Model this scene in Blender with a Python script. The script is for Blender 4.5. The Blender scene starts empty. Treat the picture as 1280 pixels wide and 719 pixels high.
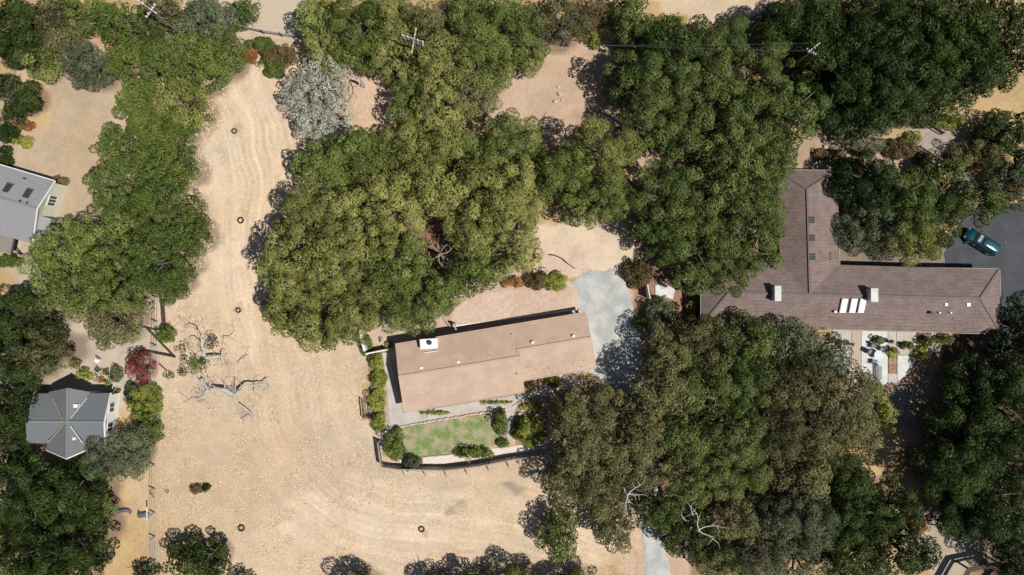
import bpy, bmesh, math, random
import numpy as np
from mathutils import Vector, Matrix
R = math.radians
S = bpy.context.scene
COL = S.collection
# ------------------------------------------------------------------ camera
CH = 85.0                                   # height of the camera above the ground
cam_d = bpy.data.cameras.new('camera'); cam = bpy.data.objects.new('camera', cam_d); COL.objects.link(cam)
cam.location = (0, 0, CH); cam.rotation_euler = (0, 0, 0)
cam_d.sensor_width = 36; cam_d.lens = 18 / (64 / CH); cam_d.clip_start = 0.5; cam_d.clip_end = 6000
S.camera = cam
# ------------------------------------------------------------------ light: shadows run to the upper left
SUN_TO = Vector((-0.55, 0.25, -1.0)).normalized()        # direction the sunlight travels
elev = math.asin(-SUN_TO.z)
az = math.atan2(-SUN_TO.x, -SUN_TO.y)                     # clockwise from +Y
w = bpy.data.worlds.new('World'); S.world = w; w.use_nodes = True
nt = w.node_tree; bg = nt.nodes['Background']
sky = nt.nodes.new('ShaderNodeTexSky'); sky.sky_type = 'NISHITA'; sky.sun_disc = False
sky.sun_elevation = elev; sky.sun_rotation = az; sky.air_density = 1.0; sky.dust_density = 0.6
nt.links.new(sky.outputs[0], bg.inputs[0]); bg.inputs[1].default_value = 0.052
sl = bpy.data.lights.new('sun', 'SUN'); sl.energy = 5.0; sl.angle = R(0.5); sl.color = (1.0, 0.95, 0.87)
so = bpy.data.objects.new('sun', sl); COL.objects.link(so)
so.rotation_euler = SUN_TO.to_track_quat('-Z', 'Y').to_euler(); so.location = (30, -20, 60)
S.view_settings.view_transform = 'Standard'; S.view_settings.look = 'None'
S.view_settings.exposure = 0.20; S.view_settings.gamma = 1.0; S.view_settings.use_curve_mapping = False
S.cycles.max_bounces = 5; S.cycles.transparent_max_bounces = 4

# ------------------------------------------------------------------ helpers
def P(px, py, z=0.0):
    """point at height z that stands where the plan (10 cm per unit, seen from CH) has it"""
    k = 0.1 * (CH - z) / CH
    return Vector(((px - 640) * k, (359.5 - py) * k, z))
def srgb(r, g, b):
    f = lambda c: (c / 12.92 if c <= 0.04045 else ((c + 0.055) / 1.055) ** 2.4)
    return (f(r / 255), f(g / 255), f(b / 255))

class MB:
    def __init__(s): s.v = []; s.f = []
    def poly(s, pts):
        n = len(s.v); s.v += [tuple(p) for p in pts]; s.f.append(list(range(n, n + len(pts))))
    def prism(s, pts, z0, z1):
        """vertical prism over plan points"""
        pts = [(p[0], p[1]) for p in pts]
        if sum(a[0] * b[1] - b[0] * a[1] for a, b in zip(pts, pts[1:] + pts[:1])) < 0: pts = pts[::-1]
        n = len(s.v); m = len(pts)
        s.v += [(x, y, z0) for x, y in pts] + [(x, y, z1) for x, y in pts]
        s.f.append(list(range(n + m - 1, n - 1, -1))); s.f.append(list(range(n + m, n + 2 * m)))
        for i in range(m): j = (i + 1) % m; s.f.append([n + i, n + j, n + m + j, n + m + i])
    def slab(s, pts, th):
        """a sloping sheet with thickness below it"""
        n = len(s.v); m = len(pts); pts = [Vector(p) for p in pts]
        s.v += [tuple(p) for p in pts] + [(p.x, p.y, p.z - th) for p in pts]
        nrm = (pts[1] - pts[0]).cross(pts[2] - pts[0])
        top = list(range(n, n + m)); 
        if nrm.z < 0: top = top[::-1]
        s.f.append(top); s.f.append([i + m for i in top[::-1]])
        for i in range(m):
            a, b = top[i], top[(i + 1) % m]; s.f.append([a, a + m, b + m, b])
    def box(s, c, size, rz=0.0, tilt=None):
        hx, hy, hz = size[0] / 2, size[1] / 2, size[2] / 2
        M = Matrix.Rotation(rz, 4, 'Z')
        if tilt is not None: M = M @ tilt
        n = len(s.v)
        for x in (-hx, hx):
            for y in (-hy, hy):
                for z in (-hz, hz):
                    p = M @ Vector((x, y, z)); s.v.append((c[0] + p.x, c[1] + p.y, c[2] + p.z))
        for q in ([0, 1, 3, 2], [4, 6, 7, 5], [0, 4, 5, 1], [2, 3, 7, 6], [0, 2, 6, 4], [1, 5, 7, 3]): s.f.append([n + i for i in q])
    def bar(s, a, b, wd, ht):
        a = Vector(a); b = Vector(b); d = b - a; L = d.length
        if L < 1e-5: return
        q = d.to_track_quat('X', 'Z').to_matrix().to_4x4(); n = len(s.v)
        for x in (0, L):
            for y in (-wd / 2, wd / 2):
                for z in (-ht / 2, ht / 2):
                    p = q @ Vector((x, y, z)); s.v.append((a.x + p.x, a.y + p.y, a.z + p.z))
        for q in ([0, 1, 3, 2], [4, 6, 7, 5], [0, 4, 5, 1], [2, 3, 7, 6], [0, 2, 6, 4], [1, 5, 7, 3]): s.f.append([n + i for i in q])
    def tube(s, pts, rad, seg=6):
        pts = [Vector(p) for p in pts]; n0 = len(s.v); m = len(pts)
        if not hasattr(rad, '__len__'): rad = [rad] * m
        for i, p in enumerate(pts):
            d = (pts[min(i + 1, m - 1)] - pts[max(i - 1, 0)])
            if d.length < 1e-6: d = Vector((0, 0, 1))
            d.normalize(); a = d.orthogonal().normalized() if i == 0 else (a0 - d * a0.dot(d)).normalized()
            a0 = a; b = d.cross(a)
            for k in range(seg):
                t = 2 * math.pi * k / seg; q = p + (a * math.cos(t) + b * math.sin(t)) * rad[i]; s.v.append(tuple(q))
        for i in range(m - 1):
            for k in range(seg):
                j = (k + 1) % seg; s.f.append([n0 + i * seg + k, n0 + i * seg + j, n0 + (i + 1) * seg + j, n0 + (i + 1) * seg + k])
        s.f.append([n0 + k for k in range(seg)][::-1]); s.f.append([n0 + (m - 1) * seg + k for k in range(seg)])
    def build(s, name, mat, parent=None, base=(0, 0, 0), smooth=False):
        """one mesh object; a part shares the origin (base) of its thing"""
        me = bpy.data.meshes.new(name); o0 = Vector(base)
        me.from_pydata([tuple(Vector(v) - o0) for v in s.v], [], s.f); me.update()
        if mat: me.materials.append(mat)
        if smooth: me.shade_smooth()
        o = bpy.data.objects.new(name, me); COL.objects.link(o)
        if parent is None: o.location = o0
        else: o.parent = parent
        return o
def tag(o, label, cat, group=None, kind=None):
    if label: o['label'] = label
    if cat: o['category'] = cat
    if group: o['group'] = group
    if kind: o['kind'] = kind
    return o
def empty(name, loc, label, cat, group=None):
    o = bpy.data.objects.new(name, None); COL.objects.link(o); o.location = loc; o.empty_display_size = 0.3
    return tag(o, label, cat, group)

# ------------------------------------------------------------------ materials
def mat(name, col, rough=0.85, var=0.12, scale=1.5, bump=0.0, bscale=20.0, stretch=(1, 1, 1), rot=0.0, metal=0.0, spec=0.3, col2=None, mix_scale=0.6, courses=0.0, camp=0.08, cdir=1):
    m = bpy.data.materials.new(name); m.use_nodes = True; t = m.node_tree; N = t.nodes; L = t.links
    b = N['Principled BSDF']; b.inputs['Roughness'].default_value = rough; b.inputs['Metallic'].default_value = metal
    b.inputs['Specular IOR Level'].default_value = spec
    g = N.new('ShaderNodeNewGeometry'); mp = N.new('ShaderNodeMapping'); mp.vector_type = 'POINT'
    mp.inputs['Rotation'].default_value = (0, 0, rot)
    sc = N.new('ShaderNodeMapping'); sc.inputs['Scale'].default_value = stretch
    L.new(g.outputs['Position'], mp.inputs[0]); L.new(mp.outputs[0], sc.inputs[0])
    n1 = N.new('ShaderNodeTexNoise'); n1.inputs['Scale'].default_value = scale; n1.inputs['Detail'].default_value = 6; n1.inputs['Roughness'].default_value = 0.65
    L.new(sc.outputs[0], n1.inputs[0])
    mr = N.new('ShaderNodeMapRange'); mr.inputs[1].default_value = 0.3; mr.inputs[2].default_value = 0.7
    mr.inputs[3].default_value = 1 - var; mr.inputs[4].default_value = 1 + var; L.new(n1.outputs[0], mr.inputs[0])
    vm = N.new('ShaderNodeVectorMath'); vm.operation = 'SCALE'; L.new(mr.outputs[0], vm.inputs['Scale'])
    if col2:
        n2 = N.new('ShaderNodeTexNoise'); n2.inputs['Scale'].default_value = mix_scale; n2.inputs['Detail'].default_value = 5; L.new(mp.outputs[0], n2.inputs[0])
        cr = N.new('ShaderNodeValToRGB'); cr.color_ramp.elements[0].position = 0.4; cr.color_ramp.elements[1].position = 0.6
        cr.color_ramp.elements[0].color = (*col, 1); cr.color_ramp.elements[1].color = (*col2, 1)
        L.new(n2.outputs[0], cr.inputs[0]); L.new(cr.outputs[0], vm.inputs[0])
    else: vm.inputs[0].default_value = col
    last = vm.outputs[0]
    if courses:                                       # shingle or board courses, slightly uneven
        wv = N.new('ShaderNodeTexWave'); wv.wave_type = 'BANDS'; wv.bands_direction = 'Y' if cdir else 'X'; wv.inputs['Scale'].default_value = courses; wv.inputs['Distortion'].default_value = 2.2
        wv.inputs['Detail'].default_value = 3; wv.inputs['Detail Scale'].default_value = .6; L.new(mp.outputs[0], wv.inputs[0])
        m3 = N.new('ShaderNodeMapRange'); m3.inputs[3].default_value = 1 - camp; m3.inputs[4].default_value = 1 + camp; L.new(wv.outputs['Fac'], m3.inputs[0])
        v2 = N.new('ShaderNodeVectorMath'); v2.operation = 'SCALE'; L.new(last, v2.inputs[0]); L.new(m3.outputs[0], v2.inputs['Scale']); last = v2.outputs[0]
    L.new(last, b.inputs['Base Color'])
    if bump:
        n3 = N.new('ShaderNodeTexNoise'); n3.inputs['Scale'].default_value = bscale; n3.inputs['Detail'].default_value = 4; L.new(sc.outputs[0], n3.inputs[0])
        bp = N.new('ShaderNodeBump'); bp.inputs['Strength'].default_value = bump; bp.inputs['Distance'].default_value = 0.08
        L.new(n3.outputs[0], bp.inputs['Height']); L.new(bp.outputs[0], b.inputs['Normal'])
    return m
def leaf_mat(name, ca, cb, transl=0.22):
    """ca..cb: real colour range of the leaves; each leaf cluster and each tree sits somewhere between"""
    m = bpy.data.materials.new(name); m.use_nodes = True; t = m.node_tree; N = t.nodes; L = t.links
    N.remove(N['Principled BSDF']); out = N['Material Output']
    at = N.new('ShaderNodeAttribute'); at.attribute_name = 'tint'
    oi = N.new('ShaderNodeObjectInfo')
    ad = N.new('ShaderNodeMath'); ad.operation = 'MULTIPLY_ADD'; ad.inputs[1].default_value = 0.42; L.new(oi.outputs['Random'], ad.inputs[0]); L.new(at.outputs['Fac'], ad.inputs[2])
    cr = N.new('ShaderNodeValToRGB'); e = cr.color_ramp.elements
    e[0].position = 0.05; e[0].color = (*ca, 1); e[1].position = 1.1 if False else 1.0; e[1].color = (*cb, 1)
    L.new(ad.outputs[0], cr.inputs[0])
    d = N.new('ShaderNodeBsdfDiffuse'); tr = N.new('ShaderNodeBsdfTranslucent'); mx = N.new('ShaderNodeMixShader'); mx.inputs[0].default_value = transl
    gl = N.new('ShaderNodeBsdfGlossy'); gl.inputs['Roughness'].default_value = 0.45; m2 = N.new('ShaderNodeMixShader'); m2.inputs[0].default_value = 0.012
    L.new(cr.outputs[0], d.inputs[0]); L.new(cr.outputs[0], tr.inputs[0]); L.new(d.outputs[0], mx.inputs[1]); L.new(tr.outputs[0], mx.inputs[2])
    L.new(mx.outputs[0], m2.inputs[1]); L.new(gl.outputs[0], m2.inputs[2]); L.new(m2.outputs[0], out.inputs[0])
    return m
LEAF = {
 'olive':  leaf_mat('olive_leaves',  (.062, .078, .015), (.325, .325, .100)),
 'green':  leaf_mat('green_leaves',  (.042, .070, .012), (.225, .262, .070)),
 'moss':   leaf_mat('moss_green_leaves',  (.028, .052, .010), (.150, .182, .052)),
 'soft':   leaf_mat('soft_leaves',   (.045, .078, .014), (.155, .195, .045)),
 'dark':   leaf_mat('dark_leaves',   (.011, .024, .005), (.058, .084, .018)),
 'deep':   leaf_mat('deep_leaves',   (.006, .015, .004), (.034, .055, .013)),
 'dusty':  leaf_mat('dusty_leaves',  (.044, .050, .016), (.215, .205, .085)),
 'grey':   leaf_mat('greygreen_leaves', (.052, .068, .032), (.170, .195, .110)),
 'silver': leaf_mat('silver_leaves', (.190, .205, .165), (.520, .520, .430)),
 'yellow': leaf_mat('yellowgreen_leaves', (.110, .140, .018), (.370, .375, .085)),
 'red':    leaf_mat('red_leaves',    (.105, .022, .018), (.300, .085, .070)),
 'rust':   leaf_mat('rust_leaves',   (.140, .060, .020), (.420, .210, .075)),
 'brown':  leaf_mat('brown_leaves',  (.075, .055, .022), (.210, .155, .070)),
}
BARK = mat('bark', (.11, .085, .065), var=.3, scale=6, bump=.4)
DEAD = mat('dead_wood', (.40, .37, .33), var=.3, scale=5, bump=.3)
DEADT = mat('dead_twigs', (.24, .20, .165), var=.3, scale=5)

# ------------------------------------------------------------------ foliage
def leaves_mesh(name, C, RAD, SQ, per_area, size, rng, material, jit=0.55, lobe_tint=None, low=-0.35):
    """C (n,3) lobe centres, RAD radii: leaf-sized faces over each lobe"""
    cnt = np.maximum(8, (per_area * 2 * np.pi * RAD ** 2).astype(int)); idx = np.repeat(np.arange(len(C)), cnt); n = len(idx)
    z = rng.uniform(low, 1, n); ph = rng.uniform(0, 2 * np.pi, n); q = np.sqrt(1 - z * z)
    D = np.stack([q * np.cos(ph), q * np.sin(ph), z], 1)
    bumpr = 1 + 0.12 * np.sin(D[:, 0] * 7 + idx) * np.sin(D[:, 1] * 6 + idx * 1.7) 
    rr = RAD[idx] * bumpr * rng.uniform(0.82, 1.05, n)
    pos = C[idx] + D * rr[:, None] * np.array([1, 1, SQ])
    nrm = D + rng.normal(0, jit, (n, 3)); nrm[:, 2] += 0.25; nrm /= np.linalg.norm(nrm, axis=1)[:, None]
    t = rng.normal(0, 1, (n, 3)); t -= nrm * (t * nrm).sum(1)[:, None]; t /= np.linalg.norm(t, axis=1)[:, None]
    b = np.cross(nrm, t); s = size * rng.uniform(0.55, 1.35, n)[:, None]
    V = np.stack([pos + t * s * .5, pos + b * s * .36 , pos - t * s * .5, pos - b * s * .36], 1).reshape(-1, 3)
    me = bpy.data.meshes.new(name); me.vertices.add(n * 4); me.vertices.foreach_set('co', V.astype(np.float32).ravel())
    me.loops.add(n * 4); me.loops.foreach_set('vertex_index', np.arange(n * 4, dtype=np.int32))
    me.polygons.add(n); me.polygons.foreach_set('loop_start', np.arange(0, n * 4, 4, dtype=np.int32))
    me.update(calc_edges=True)
    a = me.attributes.new('tint', 'FLOAT', 'FACE')
    lt = lobe_tint if lobe_tint is not None else rng.uniform(0.0, 0.58, len(C)) * .7 + .25 * (.5 + .5 * np.sin(C[:, 0] * 1.1 + C[:, 1] * .8 + rng.uniform(0, 6)))
    tint = lt[idx] + rng.normal(0, 0.13, n) + (rng.uniform(0, 1, n) > 0.97) * 0.3
    a.data.foreach_set('value', np.clip(tint, 0, 0.75).astype(np.float32))
    me.materials.append(material); return me
def crown_lobes(rx, ry, h, hb, lobe, rng, rough=0.2, dome=0.75, layers=2, gap=0.0):
    """lobe centres of a domed crown over an uneven outline"""
    ph0 = rng.uniform(0, 6.28, 5); am = rng.uniform(.4, 1, 5)
    def outline(a): return 1 + rough * (am[0] * np.sin(2 * a + ph0[0]) * .35 + am[1] * np.sin(3 * a + ph0[1]) * .45 + am[2] * np.sin(5 * a + ph0[2]) * .4 + am[3] * np.sin(8 * a + ph0[3]) * .3)
    out = []; rad = []
    for lay in range(layers):
        target = int(rx * ry / (lobe * lobe) * (1.0 if lay == 0 else 0.9)) + 3
        pts = []; tries = 0; mind = lobe * 1.12
        while len(pts) < target and tries < target * 25:
            tries += 1; a = rng.uniform(0, 6.283); d = math.sqrt(rng.uniform(0, 1)); x = d * math.cos(a); y = d * math.sin(a)
            o = outline(a); X = x * (rx - lobe * .75) * o; Y = y * (ry - lobe * .75) * o
            if all((X - p[0]) ** 2 + (Y - p[1]) ** 2 > mind * mind for p in pts[-90:]): pts.append((X, Y, d))
        for X, Y, d in pts:
            if lay == 0 and rng.uniform() < gap: continue
            zt = hb + (h - hb) * ((1 - d * d) ** 0.5 * dome + (1 - dome))
            l = lobe * rng.uniform(.65, 1.25)
            if lay == 0: z = zt - l * .6 + rng.normal(0, .62)
            else: z = hb + (zt - hb) * rng.uniform(.05, .42)
            out.append((X, Y, max(z, l * .35))); rad.append(l)
    return np.array(out), np.array(rad)
KIND = {  # leaf size, lobe radius, faces per m2, roughness of outline, gaps, jitter
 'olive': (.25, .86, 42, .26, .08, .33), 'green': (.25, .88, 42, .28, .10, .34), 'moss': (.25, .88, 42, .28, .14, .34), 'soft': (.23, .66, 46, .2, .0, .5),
 'dark': (.26, .95, 42, .24, .12, .33), 'deep': (.27, 1.0, 42, .24, .12, .33), 'dusty': (.24, .80, 38, .28, .12, .4), 'brown': (.23, .65, 40, .28, .14, .5),
 'grey': (.22, .74, 42, .28, .10, .42), 'silver': (.22, .55, 40, .3, .10, .5), 'red': (.22, .5, 42, .3, .08, .5)}
def trunk_part(parent, h, hb, rx, ry, rng, r0, name='trunk'):
    m = MB(); lean = (rng.uniform(-.5, .5), rng.uniform(-.5, .5))
    top = Vector((lean[0], lean[1], max(hb * 0.8, 1.0)))
    m.tube([(0, 0, -.2), (lean[0] * .3, lean[1] * .3, top.z * .5), top], [r0 * 1.35, r0, r0 * .8], 8)
    for k in range(7):
        a = k * 0.9 + rng.uniform(-.3, .3); d = rng.uniform(.45, .82); e = Vector((math.cos(a) * rx * d, math.sin(a) * ry * d, hb + (h - hb) * rng.uniform(.3, .62)))
        mid = top.lerp(e, .5) + Vector((rng.uniform(-.5, .5), rng.uniform(-.5, .5), rng.uniform(0, .6)))
        m.tube([top - Vector((0, 0, .1)), mid, e], [r0 * .6, r0 * .38, r0 * .12], 6)
        e2 = mid + Vector((rng.uniform(-1.6, 1.6), rng.uniform(-1.6, 1.6), rng.uniform(.3, 1.2))); m.tube([mid, e2], [r0 * .3, .03], 5)
    o = m.build(name, BARK, smooth=True); o.parent = parent; return o
def dead_sprig(parent, loc, spread, rng, n=7, r=.05, name='dead_branch', mt=None):
    m = MB()
    for k in range(n):
        a = rng.uniform(0, 6.28); p = Vector(loc); pts = [p.copy()]; rr = [r]
        for s in range(4):
            a += rng.normal(0, .5); p = p + Vector((math.cos(a), math.sin(a), rng.uniform(-.05, .25))) * spread / 4 * rng.uniform(.6, 1.2); pts.append(p.copy()); rr.append(r * (1 - .2 * (s + 1)))
        m.tube(pts, rr, 5)
        q = pts[2]; b = a + rng.choice([-1, 1]) * .8; m.tube([q, q + Vector((math.cos(b), math.sin(b), .1)) * spread * .35], [r * .5, r * .2], 4)
    o = m.build(name, mt or DEAD); o.parent = parent; return o
SEED = [100]
def tree(px, py, rx, ry, kind, h, label, name='oak_tree', cat='tree', group=None, dead=0):
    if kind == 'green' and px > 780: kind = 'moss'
    rx, ry = (rx * 1.1, ry * 1.1) if kind in ('deep', 'dark') else (rx * 1.04, ry * 1.04)
    SEED[0] += 1; rng = np.random.default_rng(SEED[0])
    if h > 5: h *= rng.uniform(.84, 1.13)
    rxm, rym = rx * .1 * (CH - h * .6) / CH, ry * .1 * (CH - h * .6) / CH
    g = P(px, py, h * .62); base = Vector((g.x, g.y, 0))
    e = empty(name, base, label, cat, group)
    size, lobe, per, rough, gap, jit = KIND[kind]; q = rng.uniform(.8, 1.25); lobe *= q; u = rng.uniform(.62, .92); size *= u; per /= u * u * .95; jit *= rng.uniform(.85, 1.3)
    lobe = min(lobe, min(rxm, rym) * .42); hb = h * (.32 if h > 4 else .12)
    C, RAD = crown_lobes(rxm, rym, h, hb, lobe, rng, rough, layers=2, gap=gap)
    me = leaves_mesh('crown', C, RAD, .85, per, size, rng, LEAF[kind], jit)
    o = bpy.data.objects.new('crown', me); COL.objects.link(o); o.parent = e
    trunk_part(e, h, hb, rxm, rym, rng, .12 + .028 * h)
    for k in range((dead + 1) // 2):
        a = rng.uniform(0, 6.28); d = rng.uniform(.1, .75)
        dead_sprig(e, (math.cos(a) * d * rxm, math.sin(a) * d * rym, hb + (h - hb) * math.sqrt(1 - d * d) * .88), 1.1, rng, 6, .026, mt=DEADT)
    return e
def shrub(px, py, rx, ry, kind, h, label, name='shrub', cat='shrub', group=None, rz=0.0):
    SEED[0] += 1; rng = np.random.default_rng(SEED[0])
    g = P(px, py, h * .5); rxm, rym = rx * .1, ry * .1
    lobe = min(.42, min(rxm, rym) * .5)
    C, RAD = crown_lobes(rxm, rym, h, h * .15, lobe, rng, .08 if name == 'hedge' else .22, dome=.6, layers=3)
    me = leaves_mesh(name, C, RAD, .9, 95, .165, rng, LEAF[kind], .5)
    o = bpy.data.objects.new(name, me); COL.objects.link(o); o.location = (g.x, g.y, 0); o.rotation_euler = (0, 0, rz)
    return tag(o, label, cat, group)
# ------------------------------------------------------------------ ground: one sheet, soil and dry grass colours of its own
def vnoise(x, y, scale, seed):
    r = np.random.default_rng(seed); g = r.uniform(-1, 1, (256, 256))
    X = x / scale + 1000.3; Y = y / scale + 1000.7; i = np.floor(X).astype(int); j = np.floor(Y).astype(int); fx = X - i; fy = Y - j
    fx = fx * fx * (3 - 2 * fx); fy = fy * fy * (3 - 2 * fy); q = lambda a, b: g[a % 256, b % 256]
    return (q(i, j) * (1 - fx) + q(i + 1, j) * fx) * (1 - fy) + (q(i, j + 1) * (1 - fx) + q(i + 1, j + 1) * fx) * fy
STRAW = np.array((.462, .358, .258)); PALE = np.array((.510, .405, .298)); YARD = np.array((.375, .290, .200)); DIRT = np.array((.450, .325, .235))
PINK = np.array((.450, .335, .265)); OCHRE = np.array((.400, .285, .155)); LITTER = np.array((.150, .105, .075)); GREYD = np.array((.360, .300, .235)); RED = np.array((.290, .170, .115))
BLOBS = [  # plan px, py, rx, ry, colour, softness
 (640, 360, 2000, 2000, OCHRE * .9, .2), (300, 360, 170, 420, STRAW, .12), (480, 640, 380, 130, STRAW, .15), (300, 250, 90, 220, PALE, .4), (470, 650, 220, 50, PALE, .5),
 (90, 170, 110, 130, YARD, .12), (40, 130, 30, 50, OCHRE * 1.05, .5), (350, 20, 75, 32, GREYD * 1.15, .2), (340, 55, 70, 14, DIRT, .4),
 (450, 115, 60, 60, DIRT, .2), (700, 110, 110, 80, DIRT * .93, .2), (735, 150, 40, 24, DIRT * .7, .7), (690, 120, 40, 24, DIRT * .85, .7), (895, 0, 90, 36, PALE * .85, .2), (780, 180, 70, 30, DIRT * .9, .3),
 (735, 315, 90, 45, PALE, .15), (690, 330, 60, 26, PINK * 1.1, .4), (640, 385, 115, 34, PINK, .2), (530, 425, 90, 30, PINK * .95, .2), (800, 400, 26, 110, DIRT, .2),
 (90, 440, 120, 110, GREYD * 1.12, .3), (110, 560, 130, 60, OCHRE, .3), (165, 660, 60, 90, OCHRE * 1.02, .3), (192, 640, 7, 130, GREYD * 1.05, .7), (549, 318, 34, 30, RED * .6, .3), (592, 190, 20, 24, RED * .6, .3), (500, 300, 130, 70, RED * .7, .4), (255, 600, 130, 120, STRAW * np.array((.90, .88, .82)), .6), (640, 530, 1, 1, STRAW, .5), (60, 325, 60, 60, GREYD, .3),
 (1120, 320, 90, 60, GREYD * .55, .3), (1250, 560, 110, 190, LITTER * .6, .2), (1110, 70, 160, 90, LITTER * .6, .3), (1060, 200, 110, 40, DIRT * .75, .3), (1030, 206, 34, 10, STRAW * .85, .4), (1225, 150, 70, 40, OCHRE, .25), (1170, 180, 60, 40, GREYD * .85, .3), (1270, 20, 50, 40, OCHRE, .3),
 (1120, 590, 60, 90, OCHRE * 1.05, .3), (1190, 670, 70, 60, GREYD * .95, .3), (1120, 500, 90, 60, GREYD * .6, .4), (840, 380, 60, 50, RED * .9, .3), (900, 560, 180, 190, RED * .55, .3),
 (640, 560, 60, 16, STRAW * .93, .6), (246, 610, 13, 10, RED * .9, .6), (570, 632, 15, 11, GREYD * .85, .8), (642, 605, 15, 9, GREYD * .8, .8), (505, 500, 40, 70, GREYD, .2),
 (293, 164, 9, 8, STRAW * .8, .7), (301, 275, 9, 8, STRAW * .8, .7), (298, 388, 9, 8, STRAW * .8, .7), (302, 660, 9, 8, STRAW * .8, .7), (527, 661, 9, 8, STRAW * .8, .7), (725, 655, 90, 40, PALE * .95, .2), (815, 680, 60, 80, DIRT, .3), (295, 480, 60, 45, STRAW * .9, .6), (420, 570, 90, 60, STRAW * .94, .6),
]
def build_ground():
    ax = np.concatenate([-np.geomspace(3000, 72, 14), np.arange(-71, 71.01, .2), np.geomspace(72, 3000, 14)])
    ay = np.concatenate([-np.geomspace(3000, 46, 14), np.arange(-45, 45.01, .2), np.geomspace(46, 3000, 14)])
    X, Y = np.meshgrid(ax, ay, indexing='ij'); x = X.ravel(); y = Y.ravel(); n = len(x)
    inner = (np.abs(x) < 71.5) & (np.abs(y) < 45.5)
    px = x * 10 + 640 + (vnoise(x, y, 2.2, 1) * 9 + vnoise(x, y, .8, 2) * 5); py = 359.5 - y * 10 + (vnoise(x, y, 2.2, 3) * 9 + vnoise(x, y, .8, 4) * 5)
    c = np.tile(OCHRE, (n, 1))
    for bx, by, rx, ry, col, soft in BLOBS:
        d = np.sqrt(((px - bx) / rx) ** 2 + ((py - by) / ry) ** 2); k = np.clip((1 - d) / soft, 0, 1); k = (k * k * (3 - 2 * k))[:, None]; c = c * (1 - k) + col * k
    # mower tracks sweeping down the field and round to the right
    fx = 640 + x * 10; fy = 359.5 - y * 10
    path = np.array([(283, 60), (292, 110), (318, 170), (330, 240), (326, 320), (340, 400), (356, 470), (370, 540), (410, 600), (480, 632), (570, 646), (660, 660), (760, 700)], float)
    q = []
    for i in range(len(path) - 1):                       # smooth the wheel line
        p0, p1, p2, p3 = path[max(i - 1, 0)], path[i], path[i + 1], path[min(i + 2, len(path) - 1)]
        for t in (0, .25, .5, .75): q.append(.5 * (2 * p1 + (p2 - p0) * t + (2 * p0 - 5 * p1 + 4 * p2 - p3) * t * t + (3 * p1 - p0 - 3 * p2 + p3) * t ** 3))
    q = np.array(q + [path[-1]]); sel = np.where((fx > 170) & (fx < 800) & (fy > 50) & (fy < 760))[0]; sx, sy = fx[sel], fy[sel]; best = np.full(len(sel), 1e9); sd = np.zeros(len(sel)); al = np.zeros(len(sel)); acc = 0
    for a0, b0 in zip(q[:-1], q[1:]):
        d = b0 - a0; L_ = np.hypot(*d); t = np.clip(((sx - a0[0]) * d[0] + (sy - a0[1]) * d[1]) / L_ ** 2, 0, 1); ex, ey = sx - a0[0] - t * d[0], sy - a0[1] - t * d[1]; dist = np.hypot(ex, ey); up = dist < best
        best[up] = dist[up]; sd[up] = (np.sign(d[0] * ey - d[1] * ex) * dist)[up]; al[up] = (acc + t * L_)[up]; acc += L_
    wx, wy = x[sel], y[sel]; warp = vnoise(wx, wy, 4, 41) * 5 + vnoise(wx, wy, 1.5, 42) * 1.6; u = sd + warp
    tr = np.sin(u * 6.283 / 8.5) * np.clip(.35 + .9 * vnoise(wx, wy, 2.6, 43), 0, 1) * .10 + np.sin(u * 6.283 / 27 + 1) * .06 + np.sin(u * 6.283 / 5.1) * .03
    rut = np.exp(-((np.abs(u + 6) - 8) / 1.7) ** 2) + np.exp(-((np.abs(u - 28) - 8) / 1.8) ** 2) * .8
    tr = tr + rut * .15 * np.clip(.6 + .7 * vnoise(wx, wy, 5, 44), 0, 1); tr *= np.clip(1.25 - best / 120, 0, 1)
    T_ = np.zeros(n); T_[sel] = tr; isf = np.clip((c[:, 0] - .40) / .08, 0, 1); c = c * (1 + T_ * isf)[:, None]
    c = c * (1 + .07 * vnoise(x, y, 4, 5) + .045 * vnoise(x, y, 1.3, 6) + .04 * vnoise(x, y, .5, 8))[:, None]
    hue = (vnoise(x, y, 7, 61) + .6 * vnoise(x, y, 2.4, 62))[:, None]; c = c * (1 + hue * np.array([[.015, -.01, -.05]]))
    patch = np.clip((vnoise(x, y, 1.7, 71) + .5 * vnoise(x, y, .6, 72) - .75) / .3, 0, 1)[:, None] * .22; c = c * (1 - patch) + np.array([.33, .25, .17]) * patch
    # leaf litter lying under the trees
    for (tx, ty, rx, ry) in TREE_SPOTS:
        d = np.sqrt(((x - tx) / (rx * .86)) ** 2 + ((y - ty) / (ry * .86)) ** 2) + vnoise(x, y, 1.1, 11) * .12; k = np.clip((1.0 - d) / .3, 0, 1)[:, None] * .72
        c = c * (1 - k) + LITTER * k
    z = np.where(inner, .03 * vnoise(x, y, 3, 21) + .012 * vnoise(x, y, .7, 22), 0) - .045
    V = np.stack([x, y, z], 1); nx, ny = len(ax), len(ay); i, j = np.meshgrid(np.arange(nx - 1), np.arange(ny - 1), indexing='ij'); a = (i * ny + j).ravel()
    F = np.stack([a, a + ny, a + ny + 1, a + 1], 1); m = len(F)
    me = bpy.data.meshes.new('ground'); me.vertices.add(n); me.vertices.foreach_set('co', V.astype(np.float32).ravel()); me.loops.add(m * 4)
    me.loops.foreach_set('vertex_index', F.astype(np.int32).ravel()); me.polygons.add(m); me.polygons.foreach_set('loop_start', np.arange(0, m * 4, 4, dtype=np.int32)); me.update(calc_edges=True)
    at = me.attributes.new('soil', 'FLOAT_COLOR', 'POINT'); at.data.foreach_set('color', np.concatenate([np.clip(c, .01, .9), np.ones((n, 1))], 1).astype(np.float32).ravel())
    me.shade_smooth()
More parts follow.
